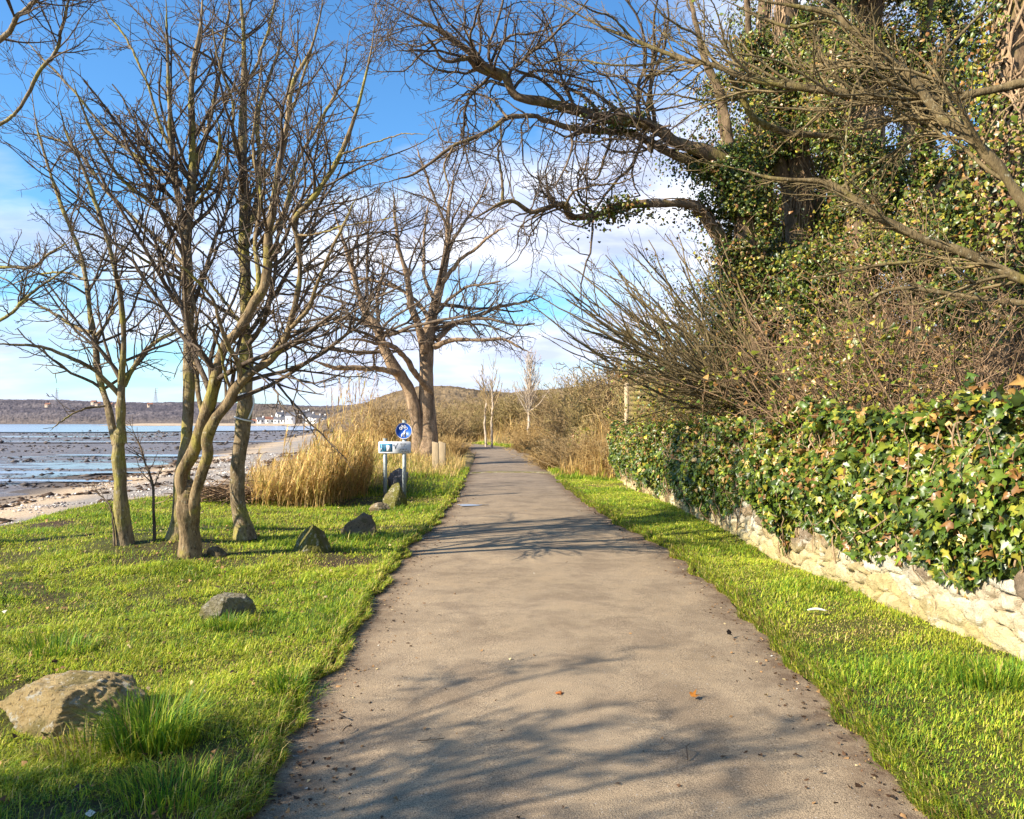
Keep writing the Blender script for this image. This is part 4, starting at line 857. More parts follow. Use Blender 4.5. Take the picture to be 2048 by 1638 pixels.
tag(mesh_obj('stone_wall', np.stack([VX, WY, VZ], -1), [grid_faces(len(yy), len(prof))[:, ::-1]], M_WALL, col=wc.reshape(-1, 3), smooth=True), 'cream rubble stone wall along the right verge, half hidden by ivy', 'wall')

IY = np.array([1.5, 4.3, 4.55, 4.8, 4.95, 5.3, 5.7, 6.3, 6.6, 6.75, 7.2, 7.5, 8.2, 8.6, 8.9, 9.2, 9.6, 10.2, 11, 11.6, 12.3, 13.5, 15, 17, 20, 22.6])
IZ = np.array([0.95, 0.95, 0.93, 0.92, 0.86, 0.70, 0.55, 0.52, 0.56, 0.62, 0.46, 0.56, 0.50, 0.58, 0.22, 0.52, 0.60, 0.70, 0.40, 0.46, 0.26, 0.42, 0.36, 0.32, 0.34, 0.22])
fi1, fi2 = sines(41, 2, 1.6), sines(42, 2, 5.0)
def ivy_wall(n, r, size, layer):
    Y = 2.2+20.6*r.random(n)**1.3; s = r.uniform(-0.1, 2.35, n)
    low = np.interp(Y, IY, IZ)-0.07+0.07*fi2(np.stack([Y, s*0], -1))
    q = np.stack([Y, s], -1); thick = 0.15+0.17*sm(-1.2, 1.4, fi1(q))+0.05*fi2(q)
    top = np.interp(Y, [3, 5, 8, 12, 22], [1.66, 1.68, 1.58, 1.46, 1.42])+0.05*fi2(q*1.3+3)
    front = s < top
    off = np.clip(thick*(1-layer*r.random(n)**0.7)*sm(-0.05, 0.45, s-low)+0.03, 0.02, 1)
    X = np.where(front, wall_x(Y)-off, wall_x(Y)-off+0.9*(s-top)); Z = np.where(front, s+0.03, top+0.03+0.05*r.normal(size=n)+0.08*fi1(q*2)-0.25*(s-top))
    # rounding towards the top
    rnd = sm(0.35, 0.0, top-s)*front; X = X+0.16*rnd
    ok = (s > low-0.04*np.abs(r.normal(size=n))) & (Y > 2.3)
    P = np.stack([X, Y, Z], -1)[ok]; fr = front[ok]; m = len(P)
    N = np.where(fr[:, None], np.array([-0.85, -0.28, 0.35]), np.array([-0.45, -0.35, 0.75])); N = unit(N+r.normal(size=(m, 3))*0.55)
    T = np.array([0.0, 0, -1.0])*np.where(fr, 1, 0.3)[:, None]+r.normal(size=(m, 3))*np.where(fr, 0.45, 0.9)[:, None]
    hgt = P[:, 2]; clump = fi1(np.stack([P[:, 1]*2.1, P[:, 2]*3.0], -1))
    up_ = sm(0.7, 1.3, hgt+0.22*clump)
    c1 = pick(PAL_IVY, [2.6, 2.2, 1.1, 0.4, 1.8, 0.22, 0.22, 0.15, 0.25], m, r); c2 = pick(PAL_IVY, [2.0, 2.4, 1.6, 0.5, 1.4, 0.85, 0.95, 0.45, 0.4], m, r, 0.3)
    c = np.where((r.random(m) < up_)[:, None], c2, c1)
    return P, N, T, size*r.uniform(0.55, 1.35, m), c*np.array([0.86, 0.88, 0.86])
r = np.random.default_rng(55)
parts_ = [ivy_wall(56000, r, 0.062, 0.5), ivy_wall(28000, r, 0.078, 0.95)]
arrs = [np.concatenate(x) for x in zip(*parts_)]
rootI = empty('ivy_hedge', (3.1, 12, 0.1), 'thick ivy with green and browned leaves draped over the stone wall', 'ivy')
V, Q, c = leaf_mesh(arrs[0], arrs[1], arrs[2], arrs[3], c := arrs[4], True, r); mesh_obj('leaves', V, [Q], M_IVY, rootI, c)
# stems of the ivy
n = 420; Y = r.uniform(4.2, 22.3, n); lo = np.interp(Y, IY, IZ); z0 = np.maximum(lo-r.uniform(0.0, 0.4, n)*(r.random(n) < 0.3), 0.1); ln = r.uniform(0.5, 1.3, n)
pts = []; a = r.normal(0, 0.3, n); x = wall_x(Y)-0.045; y = Y.copy(); z = z0.copy()
for k in range(12):
    pts.append(np.stack([x, y, np.minimum(z, 1.6)], -1)); y = y+np.sin(a)*ln/11; z = z+np.cos(a)*ln/11; a = a+r.normal(0, 0.3, n); x = np.clip(x+r.normal(0, 0.03, n), wall_x(y)-0.26, wall_x(y)-0.03)
wd = Wood(); wd.add(np.stack(pts, 1), np.repeat(r.uniform(0.0025, 0.009, n)[:, None], 12, 1), 4); wd.build('stems', M_VINE, rootI)

# ------------------------------------------------------------------ shrubs
def fan_shrub(name, base, stems, label, twig_m, spec, seed, leaves=None, group=None, cat='shrub'):
    root = empty(name, base, label, cat, group); wd = Wood(); P, R = stems; wd.add(P, R, 5); allp = [(P, R)]
    for k, sp in enumerate(spec):
        sp = dict(sp); S_ = sp.pop('S', 3); n = sp.pop('n'); Pc, Rc = grow(allp[-1][0], allp[-1][1], n, seed=seed*17+k, **sp); wd.add(Pc, Rc, S_); allp.append((Pc, Rc))
    wd.build('branches', twig_m, root)
    if leaves:
        n, size, wts = leaves; r = np.random.default_rng(seed); Pc = allp[-2][0].reshape(-1, 3); f = sines(seed+90, 3, 2.0)
        p = Pc[r.choice(len(Pc), n*2)]+r.normal(size=(n*2, 3))*0.05; p = p[f(p) > -0.2][:n]; m = len(p)
        N = unit(SUNV*0.6+r.normal(size=(m, 3))*0.7+np.array([0, 0, 0.3])); V, Q, c = leaf_mesh(p, N, r.normal(size=(m, 3)), size*r.uniform(0.6, 1.3, m), pick(PAL_IVY, wts, m, r), False, r)
        mesh_obj('leaves', V, [Q], M_IVY, root, c)
    return root
# bush fanning left over the end of the wall
r = np.random.default_rng(77); st = []
for k in range(40):
    Y = r.uniform(11.0, 16.0); sx, sy = r.uniform(1500, 1700), r.uniform(770, 850); ang_ = r.uniform(0, 1); ex = 1075+ang_*330+r.normal(0, 40); ey = 540-ang_*70+r.uniform(-50, 170)*(1-ang_*0.3)
    cx_, cy_ = sx-(sx-ex)*0.5, sy-(sy-ey)*0.36+18
    S = spline([(sx, sy, 7), ((sx+cx_)/2, (sy+cy_)/2+8, 6), (cx_, cy_, 5), ((cx_+ex)/2, (cy_+ey)/2+3, 4), (ex, ey, 2)], 22)
    yv = Y+np.linspace(0, r.uniform(-1.2, 0.8), 22); st.append((np.stack([(S[:, 0]-CX)*yv/F, yv, EYE-(S[:, 1]-HZ)*yv/F], -1)+np.cumsum(r.normal(size=(22, 3)), 0)*0.016, S[:, 2]*yv/F/2))
P, R = stackl(st)
fan_shrub('fanning_bush', onground(4.9, 13.5), (P, R), 'bare bush with long twigs fanning left over the far end of the ivy hedge', M_TWIG_G,
          [dict(n=420, ang=(30, 9), lf=0.34, jit=0.10, up=0.05, K=8, t0=0.2, S=3, rr=0.7, rmin=0.004, bias=(-0.15, 0, 0.05)), dict(n=1000, ang=(38, 10), lf=0.4, jit=0.17, up=0.06, K=5, rr=0.8, rmin=0.0032, lmin=0.08)], 21)
# tangled scrub behind the wall
def clump(cx, cy, z0, n, rad, hgt, seed, lean=(0, 0), K=14, r0=0.014):
    r = np.random.default_rng(seed); a = r.uniform(0, 2*pi, n); q = rad*np.sqrt(r.random(n))*0.6
    p = np.stack([cx+q*np.cos(a), cy+q*np.sin(a), np.full(n, z0)], -1); dr = unit(np.stack([np.cos(a)*0.5*q/rad+lean[0]+r.normal(0, 0.2, n), np.sin(a)*0.5*q/rad+lean[1]+r.normal(0, 0.2, n), np.ones(n)], -1)); pts = [p]; L = hgt*r.uniform(0.55, 1.1, n)[:, None]/(K-1)
    for k in range(K-1): pts.append(pts[-1]+dr*L); dr = unit(dr+r.normal(size=(n, 3))*0.13+np.stack([np.cos(a), np.sin(a), -0.2+0*a], -1)*0.03)
    return np.stack(pts, 1), np.linspace(1, 0.35, K)[None]*(r0*r.uniform(0.6, 1.4, n))[:, None]
W_SCRUB = [1.0, 1.3, 1.5, 1.1, 0.8, 0.9, 0.9, 0.5, 1.0]
for i, (X, Y, n, rad, h, lab, mt, nl) in enumerate([
    (4.7, 8.4, 150, 1.0, 2.9, 'tangled brown scrub behind the ivy hedge near the right edge', M_TWIG_R, 5000),
    (4.9, 10.4, 170, 1.1, 3.1, 'reddish twiggy scrub behind the ivy hedge, below the middle ivy trunk', M_TWIG_R, 6500),
    (4.8, 12.8, 150, 1.1, 2.8, 'scrub mixed with dark ivy behind the hedge, at the root of the fanning bush', M_TWIG_G, 9000),
    (4.8, 16.0, 150, 1.2, 3.0, 'dark leafy scrub behind the hedge under the arching tree', M_TWIG_G, 10000),
    (4.4, 19.0, 110, 1.1, 2.0, 'dark leafy scrub behind the far end of the hedge, before the timber fence', M_TWIG_G, 10000),
    (6.4, 11.2, 170, 1.3, 4.6, 'tall brown thicket between the middle and right ivy trunks', M_TWIG_R, 14000),
    (6.6, 17.5, 170, 1.5, 5.4, 'tall thicket deep behind the small ivy covered tree', M_TWIG_G, 16000)]):
    z0 = float(height(X, Y)); fan_shrub('scrub', (X, Y, z0), clump(X, Y, z0, n, rad, h, 300+i), lab, mt,
        [dict(n=1600, ang=(45, 15), lf=0.42, jit=0.2, up=0.0, K=7, t0=0.2, rr=0.7, rmin=0.005), dict(n=4600, ang=(48, 15), lf=0.5, jit=0.25, up=0.0, K=5, rr=0.8, rmin=0.004, lmin=0.1)], 30+i, (nl, 0.062, W_SCRUB), 'scrub behind the wall')

# shrubs along the far path: three meshes, copied
def far_mesh(seed, mat, n=150, hgt=2.6, rad=1.5, rm=0.012):
    wd = Wood(); P, R = clump(0, 0, -0.15, n, rad, hgt, seed, r0=0.02); wd.add(P, R, 3); Pc, Rc = grow(P, R, 900, (48, 15), 0.35, 0.22, 0.0, K=6, t0=0.15, rr=0.8, rmin=rm, seed=seed); wd.add(Pc, Rc, 3)
    Pd, Rd = grow(Pc, Rc, 2200, (50, 15), 0.5, 0.27, 0.0, K=4, rr=0.8, rmin=rm*0.8, lmin=0.18, seed=seed+1); wd.add(Pd, Rd, 3)
    o = wd.build('shrub', mat); COL.objects.unlink(o); return o
M_FS1 = bark('shrub_brown', (0.20, 0.135, 0.065), (0.52, 0.37, 0.18), None, None, 0, 1.2); M_FS2 = bark('shrub_olive', (0.19, 0.145, 0.055), (0.47, 0.355, 0.15), None, None, 0, 1.2); M_FS3 = bark('shrub_russet', (0.25, 0.155, 0.06), (0.62, 0.43, 0.18), None, None, 0, 1.2)
protos = [far_mesh(401, M_FS1), far_mesh(402, M_FS2), far_mesh(403, M_FS3, 170, 1.9, 1.6)]
for px, Y, hs, ws, k, lab in [
    (1105, 33, 0.55, 0.8, 2, 'low russet bramble clump spilling towards the right edge of the far path'),
    (1120, 27.5, 0.42, 0.75, 2, 'low russet bramble clump spilling onto the right verge before the far bend'),
    (1165, 25.5, 0.5, 0.8, 0, 'low brown bramble clump on the right verge beside the ivy mound'),
    (1222, 24.0, 0.62, 0.7, 2, 'russet bramble clump against the far end of the ivy hedge'),
    (1062, 42, 0.75, 0.75, 2, 'russet bush hugging the right edge of the path at the far bend'),
    (1300, 25.5, 0.95, 0.9, 1, 'olive brown bush tangled around the mossy fence boards'),
    (1275, 22.4, 0.55, 0.5, 0, 'small brown bush before the first post of the timber fence'),
    (1150, 36, 1.0, 1.0, 0, 'brown bramble bush on the right bank just beyond the ivy mound'),
    (1215, 31, 1.25, 1.0, 1, 'tall olive brown shrub beside the timber fence post'),
    (1290, 29, 1.5, 1.2, 0, 'tall brown shrub behind the timber fence'),
    (1175, 47, 1.55, 1.5, 1, 'olive thicket rising behind the right bank brambles'),
    (1250, 44, 1.75, 1.5, 0, 'tall brown thicket filling the skyline left of the fanning bush'),
    (1075, 50, 1.0, 1.3, 2, 'russet thicket where the path bends out of sight'),
    (1110, 62, 1.5, 1.6, 0, 'brown thicket standing right of the tallest slim tree'),
    (1020, 66, 1.45, 1.7, 1, 'olive thicket behind the two slim pale trees'),
    (960, 70, 1.35, 1.8, 0, 'brown thicket left of the two slim pale trees'),
    (915, 64, 1.25, 1.6, 1, 'olive thicket seen just right of the twin stemmed tree'),
    (905, 36, 0.6, 0.55, 2, 'low russet twiggy bush at the foot of the twin stemmed tree'),
    (880, 48, 1.05, 1.2, 0, 'brown thicket directly behind the twin stemmed tree'),
    (800, 38, 0.95, 0.95, 2, 'russet thicket left of the leaning stem of the twin stemmed tree'),
    (765, 44, 1.1, 1.1, 0, 'brown thicket behind the tall reeds and the blue sign'),
    (725, 52, 0.8, 1.1, 2, 'low russet thicket at the left end of the bank behind the reeds'),
    (1330, 50, 1.9, 1.8, 1, 'olive thicket half hidden behind the mossy fence boards')]:
    o = protos[k].copy(); COL.objects.link(o); p = onground(at(px, 850, Y)[0], Y); o.location = [float(v) for v in p]; o.scale = (ws, ws, hs); o.rotation_euler.z = random.uniform(0, 6.28)
    tag(o, lab, 'shrub', 'shrubs along the far path')
# ivy mound on the right bank
b0 = onground(at(1172, 900, 30)[0], 30); r = np.random.default_rng(66); n = 6500
q = unit(r.normal(size=(n, 3)))*np.array([0.95, 0.9, 1.25]); q[:, 2] = np.abs(q[:, 2]); f = sines(67, 3, 2.5); P = b0+q*(0.72+0.22*f(q))[:, None]*r.uniform(0.75, 1.05, (n, 1))
V, Q, c = leaf_mesh(P, unit(q+SUNV*0.4+r.normal(size=(n, 3))*0.5), r.normal(size=(n, 3))+np.array([0, 0, -0.6]), 0.10*r.uniform(0.6, 1.4, n), pick(PAL_IVY, W_TREE, n, r), False, r)
root = empty('ivy_mound', b0, 'rounded ivy covered bush on the bank beyond the end of the wall', 'shrub'); mesh_obj('leaves', V, [Q], M_IVY, root, c)
wd = Wood(); wd.add(*clump(b0[0], b0[1], b0[2]-0.1, 60, 0.8, 1.3, 68), 4); wd.build('branches', M_TWIG_G, root)

# slim pale trees by the bend
M_PALE = bark('pale_bark', (0.36, 0.27, 0.19), (0.62, 0.52, 0.40), None, None, 0, 3.0)
for px, pb, pt, Y, wpx, lab, sd, n in [(972, 845, 742, 52, 4.5, 'slim pale bare tree by the bend, leaning left of its twin', 91, 26), (984, 848, 735, 50, 4.5, 'slim pale straight bare tree by the bend, right of its leaning twin', 92, 26), (1058, 842, 722, 48, 6, 'tallest slim pale bare tree, with a broom of upright twigs by the bend', 93, 90)]:
    b0 = onground(at(px, 850, Y)[0], Y); zb_ = HZ+(EYE-b0[2])*F/Y; l = [limb([(px, zb_+2, wpx), (px-1, (zb_*2+pt)/3, wpx*0.9), (px+1, (zb_+pt*2)/3, wpx*0.7), (px+(2 if sd != 91 else -10), pt, wpx*0.35)], Y, Y, K=24)]
    bare_tree('slim_tree', b0, l, lab, 'tree', M_PALE, M_FS1 if sd != 93 else M_PALE, [dict(first=0, n=n, ang=(34, 9), lf=0.42, jit=0.08, up=0.12, K=8, t0=0.35, S=4, rr=0.6, rmin=0.014), dict(n=n*4, ang=(34, 10), lf=0.5, jit=0.12, up=0.1, K=5, rmin=0.011, lmin=0.25)], 'slim trees by the bend of the path', S=7, seed=sd)

# ------------------------------------------------------------------ grass, reeds
def blades(P, hgt, wid, az, lean, col):
    n = len(P); s = np.stack([np.cos(az+pi/2), np.sin(az+pi/2), 0*az], -1)*wid[:, None]; f = np.stack([np.cos(az), np.sin(az), 0*az], -1)
    u = np.array([0, 0, 1.0]); mid = P+u*(hgt*0.6*np.sqrt(np.maximum(1-lean**2*0.3, 0.1)))[:, None]+f*(hgt*lean*0.30)[:, None]
    tip = P+u*(hgt*np.sqrt(np.maximum(1-(lean*0.85)**2, 0.03)))[:, None]+f*(hgt*lean)[:, None]
    V = np.stack([P-s, P+s, mid-s*0.75, mid+s*0.75, tip], 1)
    k = np.arange(n)[:, None]*5
    return V.reshape(-1, 3), k+np.array([[0, 1, 3, 2]]), k+np.array([[2, 3, 4]]), np.repeat(col, 5, 0)
def blade_obj(name, arr, mat, parent=None):
    V, Q, T, c = arr; return mesh_obj(name, V, [Q, T], mat, parent, c)
PAL_G = np.array([(0.21, 0.325, 0.022), (0.37, 0.42, 0.028), (0.52, 0.53, 0.055), (0.075, 0.18, 0.016), (0.62, 0.48, 0.17), (0.28, 0.17, 0.06)])
gn1, gn2, gn3 = sines(101, 2, 0.9), sines(102, 2, 2.6), sines(103, 2, 7.0)
def lawn(n, x0, x1, y0, y1, r, pw, ok, hbase, tall=0.0):
    Y = y0+(y1-y0)*r.random(n)**pw; X = x0(Y)+(x1(Y)-x0(Y))*r.random(n)
    m = ok(X, Y, r); X, Y = X[m], Y[m]; n = len(X); P2 = np.stack([X, Y], -1); P = np.stack([X, Y, height(X, Y)-0.006], -1)
    g1, g2, g3 = gn1(P2), gn2(P2), gn3(P2)
    k = sm(-0.8, 1.2, g2*0.6+g1*0.4+0.2*g3)
    cy = pick(PAL_G, [1.2, 2.2, 2.2, 0.3, 0.55, 0.15], n, r, 0.18); cg = pick(PAL_G, [2.2, 1.3, 0.4, 1.4, 0.15, 0.08], n, r, 0.18); cd = pick(PAL_G, [0.5, 0.7, 0.9, 0.4, 1.8, 1.2], n, r, 0.25)
    c = np.where((r.random(n) < k)[:, None], cg, cy); dry = sm(0.8, 1.6, g1*0.5-g2*0.7+0.3*g3); c = np.where((r.random(n) < dry*0.75)[:, None], cd, c)
    c = c*(1+0.32*vnoise(P2, 0.35, 5, 4, 0.7)+0.15*vnoise(P2, 0.05, 6, 2))[:, None].clip(0.45, 1.5)
    h = hbase*np.exp(r.normal(0, 0.38, n))*(0.72+0.5*sm(-0.8, 0.9, gn3(P2*1.7)))*(1+0.55*np.clip(g2, -0.6, 1.5)*k)*(1-0.35*dry)
    w_ = (0.0012+0.00026*Y)*r.uniform(0.7, 1.3, n)
    az = r.uniform(0, 2*pi, n)+0*X; az = np.where(r.random(n) < 0.45, 0.4+r.normal(0, 0.7, n), az)
    return blades(P, h, w_, az, np.clip(np.abs(r.normal(0.82, 0.28, n)), 0.05, 1.12), c)
r = np.random.default_rng(201)
rocks_xy = []                                   # footprint of the stones, kept free of blades
def left_ok(X, Y, r):
    bare = gn2(np.stack([X*1.2+50, Y*1.2], -1)) > 1.35
    e = edge_l(Y); m = (X < e+0.03*r.normal(size=len(X))) & (shore(X, Y) > -0.45+0.2*r.normal(size=len(X))) & ~(bare & (r.random(len(X)) < 0.8))
    earth = np.exp(-((X+1.42)**2/0.09+(Y-3.72)**2/0.10))+0.9*np.exp(-((X+1.75)**2/0.25+(Y-3.2)**2/0.05))+0.8*np.exp(-((X+2.55)**2/0.08+(Y-9.3)**2/0.03))
    bald = sm(0.25, 0.6, vnoise(np.stack([X, Y*0.8], -1), 0.9, 15, 4, 0.6))
    return m & (r.random(len(X)) > np.clip(earth*0.97, 0, 0.97)) & (r.random(len(X)) > bald*0.88)
a1 = lawn(230000, lambda Y: np.maximum(-0.70*Y-0.3, -8.3), lambda Y: edge_l(Y)+0.05, 2.6, 9, r, 1.25, left_ok, 0.030)
a2 = lawn(170000, lambda Y: np.maximum(-0.70*Y-0.3, -8.3), lambda Y: edge_l(Y)+0.05, 8, 17.6, r, 1.15, left_ok, 0.036)
def right_ok(X, Y, r): return (X > edge_r(Y)-0.03*np.abs(r.normal(size=len(X)))) & (X < wall_x(Y)+0.0)
a3 = lawn(160000, lambda Y: edge_r(Y)-0.04, lambda Y: wall_x(Y)+0.02, 2.4, 23, r, 1.5, right_ok, 0.026)
# outer beginnings beyond the frame edge stay thinner
a4 = lawn(16000, lambda Y: -7.0+0*Y, lambda Y: edge_l(Y), -2, 2.7, r, 1.0, left_ok, 0.05)
a5 = lawn(9000, lambda Y: edge_r(Y), lambda Y: wall_x(Y)+0.02, -2, 2.5, r, 1.0, right_ok, 0.05)
a11 = lawn(42000, lambda Y: -8.3+0*Y, lambda Y: np.maximum(-0.70*Y-0.3, -8.25), 2.6, 11, r, 1.0, left_ok, 0.036)
def join(ars):
    V, Q, T, C, n = [], [], [], [], 0
    for v, q, t_, c in ars: V.append(v); Q.append(q+n); T.append(t_+n); C.append(c); n += len(v)
    return np.concatenate(V), np.concatenate(Q), np.concatenate(T), np.concatenate(C)
# longer ragged blades where turf meets asphalt
def rim(n, side, r):
    Y = 2.4+19*r.random(n)**1.6; u = np.abs(r.normal(0, 0.07, n)); X = edge_l(Y)+0.03-u if side < 0 else edge_r(Y)-0.03+u
    X = X-side*0.05*gn3(np.stack([X*0+3, Y*1.5], -1)).clip(-1, 1); P = np.stack([X, Y, np.where(u < 0.05, 0.004, height(X, Y))], -1)
    az = (0.0 if side < 0 else pi)+r.normal(0, 0.9, n); return blades(P, 0.042*np.exp(r.normal(0, 0.4, n)), (0.0012+0.00026*Y)*r.uniform(0.7, 1.3, n), az, np.clip(np.abs(r.normal(0.8, 0.2, n)), 0.1, 1.1), pick(PAL_G, [1.5, 1.5, 1, 1, 1.3, 0.8], n, r, 0.25))
a9, a10 = rim(26000, -1, r), rim(26000, 1, r)
# far verges, mown green then straw
def far_left(X, Y, r): return (X < edge_l(Y)) & (shore(X, Y) > -0.6)
def far_right(X, Y, r): return X > edge_r(Y)
a6 = lawn(16000, lambda Y: edge_l(Y)-4.5, lambda Y: edge_l(Y)+0.02, 17.3, 27, r, 1.1, far_left, 0.085)
a7 = lawn(12000, lambda Y: edge_r(Y), lambda Y: edge_r(Y)+2.6, 22, 34, r, 1.1, far_right, 0.085)
a8 = lawn(6000, lambda Y: edge_r(Y), lambda Y: edge_r(Y)+0.9, 34, 60, r, 1.0, far_right, 0.13)
tag(blade_obj('grass', join([a1, a2, a3, a4, a5, a6, a7, a8, a9, a10, a11]), M_BLADE), 'short green and yellowing grass of the lawn and verges', 'grass', kind='stuff')

PAL_S = np.array([(0.57, 0.38, 0.13), (0.70, 0.50, 0.21), (0.42, 0.26, 0.09), (0.28, 0.16, 0.06), (0.50, 0.42, 0.11)])
def straw(n, xs, ys, hb, r, wts, ok=None, wid=0.004, lean=0.55):
    X, Y = xs(r, n), ys(r, n)
    if ok is not None: m = ok(X, Y); X, Y = X[m], Y[m]
    n = len(X); P = np.stack([X, Y, height(X, Y)-0.02], -1); h = hb*np.exp(r.normal(0, 0.35, n))*(1+0.4*np.clip(gn2(P[:, :2]), -0.7, 1.2))
    return blades(P, h, (wid+0.00013*Y)*r.uniform(0.7, 1.4, n), r.uniform(0, 2*pi, n), np.clip(np.abs(r.normal(lean, 0.25, n)), 0.05, 1.0), pick(PAL_S, wts, n, r, 0.2))
U = lambda a, b: (lambda r, n: r.uniform(a, b, n))
s1 = straw(9000, U(-6.5, -1.6), U(19, 31), 0.30, r, [2, 2.5, 0.5, 0.2, 2.5], lambda X, Y: (X < edge_l(Y)-0.25-1.4*(Y < 22)) & (shore(X, Y) > -0.5), 0.004, 0.8)
s2 = straw(14000, U(-16, 8), U(44, 74), 0.75, r, [2, 1.3, 2, 0.8, 0.4], lambda X, Y: ((X > edge_r(Y)+0.9) | (X < edge_l(Y)-0.6)) & (shore(X, Y) > 0), 0.006, 0.4)
s3 = straw(16000, U(1.0, 5.5), U(23, 44), 0.45, r, [2, 2, 1.3, 0.7, 0.6], lambda X, Y: (X > edge_r(Y)+0.75+0.25*gn2(np.stack([X, Y], -1))) & ~((X > 2.7) & (Y < 22.8)), 0.005, 0.6)
s5 = straw(15000, U(1.2, 4.2), U(22.6, 46), 0.8, r, [2, 2, 1.6, 0.9, 0.5], lambda X, Y: (X > edge_r(Y)+1.0+0.3*gn2(np.stack([X, Y], -1))), 0.005, 0.45)
s4 = straw(5000, U(-14, -2), U(30, 60), 0.6, r, [1.5, 1, 2, 1.2, 0.3], lambda X, Y: (X < edge_l(Y)-0.7) & (shore(X, Y) > -1), 0.006, 0.5)
tag(blade_obj('dry_grass', join([s1, s2, s3, s4, s5]), M_REED), 'straw coloured long dead grass along the far path', 'dry grass', kind='stuff')

# reed bed
def reeds(n, r, X, Y, hg, plume):
    n = len(X); z = height(X, Y); P0 = np.stack([X, Y, z-0.03], -1); K = 6; dr = unit(np.stack([r.normal(0.05, 0.10, n), r.normal(0, 0.10, n), np.ones(n)], -1)); pts = [P0]
    for k in range(K-1): pts.append(pts[-1]+dr*(hg/(K-1))[:, None]); dr = unit(dr+r.normal(size=(n, 3))*0.05+np.array([0.02, 0, 0]))
    P = np.stack(pts, 1); R = np.linspace(1, 0.4, K)[None]*np.full((n, 1), 0.0055)
    V, Q = tubes(P, R, 3); c = np.repeat(pick(PAL_S, [2, 3, 0.6, 0.2, 0.6], n, r, 0.2), K*3, 0)
    out = [(V, Q, np.zeros((0, 3), int), c)]
    m = n*13; i = r.integers(0, n, m); t = r.uniform(0.25, 1.0, m)*(K-1.001); j = t.astype(int); u = (t-j)[:, None]; p = P[i, j]*(1-u)+P[i, j+1]*u
    out.append(blades(p, 0.30*r.uniform(0.4, 1.4, m), np.full(m, 0.0075)*r.uniform(0.6, 1.4, m), np.where(r.random(m) < 0.5, r.normal(0.3, 0.9, m), r.uniform(0, 2*pi, m)), np.clip(r.normal(0.9, 0.25, m), 0.2, 1.15), pick(PAL_S, [2.2, 2.0, 1.0, 0.35, 1.6], m, r, 0.25)))
    if plume:
        m = n*22; i = np.repeat(np.arange(n), 22); t = r.uniform(0, 1, m)[:, None]; p = P[i, -1]*(t)+P[i, -2]*(1-t)
        out.append(blades(p, 0.15*r.uniform(0.5, 1.3, m), np.full(m, 0.005), r.normal(0.2, 0.8, m), np.clip(r.normal(0.5, 0.25, m), 0.1, 1.0), pick(np.array([(0.50, 0.38, 0.25), (0.40, 0.29, 0.18)]), [1, 1], m, r, 0.2)))
    return join(out)
r = np.random.default_rng(301)
n = 1500; px = 492+(735-492)*r.random(n)**0.85; Y = r.uniform(14.6, 18.8, n)+2.2*sm(640, 740, px); X = (px-CX)*Y/F; ok = ~((px < 560) & (r.random(n) < 0.35)); X, Y, px = X[ok], Y[ok], px[ok]
hg = np.interp(px, [490, 560, 620, 670, 720, 755], [0.45, 0.65, 0.85, 1.05, 1.1, 0.8])*r.uniform(0.45, 1.2, len(px))*(1+0.3*vnoise(np.stack([X, Y], -1), 0.8, 44, 3))
ra = reeds(n, r, X, Y, hg, False)
px = np.concatenate([r.uniform(655, 690, 9), r.uniform(712, 730, 8), r.uniform(500, 740, 26)]); Y = r.uniform(17.2, 19, len(px)); hg = np.concatenate([r.uniform(2.2, 2.75, 9), r.uniform(2.3, 2.85, 8), r.uniform(1.4, 1.9, 26)])
rb = reeds(len(px), r, (px-CX)*Y/F, Y, hg, True)
tag(blade_obj('reeds', join([ra, rb]), M_REED), 'golden dead reeds beside the beach, left of the blue sign', 'reeds', kind='stuff')

# ------------------------------------------------------------------ stones
def rock(center, size, seed, mat, label, facets=9, rough=0.06, rot=0.0, sink=0.2, tall=None, cat='stone', group='stones on the lawn'):
    import bmesh
    bm = bmesh.new(); bmesh.ops.create_icosphere(bm, subdivisions=6, radius=1.0); V = np.array([v.co for v in bm.verts]); Fc = np.array([[v.index for v in f.verts] for f in bm.faces]); bm.free()
    r = np.random.default_rng(seed); N = unit(r.normal(size=(facets, 3))*np.array([1, 1, 0.7])+np.array([0, 0, 0.1])); hh = r.uniform(0.62, 0.98, facets)
    if tall: N = np.vstack([N, unit(np.array(tall, float)[:, :3])]); hh = np.concatenate([hh, np.array(tall)[:, 3]])
    dn = V @ N.T; rad = np.min(np.where(dn > 0.05, hh/np.maximum(dn, 0.05), 9), axis=1); rad = np.minimum(rad, 1.15)
    f1, f2, f3 = sines(seed+1, 3, 3.5), sines(seed+2, 3, 10), sines(seed+3, 3, 25)
    f4 = sines(seed+4, 3, 6); rad = rad*(1-rough*0.9*np.exp(-(f4(V)/0.12)**2)*0.5-rough*0.35*np.exp(-(f2(V*0.8+3)/0.15)**2)+rough*f1(V)+rough*0.45*f2(V)+rough*0.28*f3(V)+rough*0.16*sines(seed+6, 3, 55, 20)(V)+rough*0.12*sines(seed+7, 3, 95, 20)(V)); V = V*rad[:, None]*np.array(size)/2
    c, q = math.cos(rot), math.sin(rot); V = np.stack([V[:, 0]*c-V[:, 1]*q, V[:, 0]*q+V[:, 1]*c, V[:, 2]], -1)
    V[:, 2] += size[2]*(0.5-sink); o = mesh_obj('stone', V+0, [Fc], mat, None, smooth=True); o.location = [float(v) for v in center]
    rocks_xy.append((center[0], center[1], size[0])); return tag(o, label, cat, group)
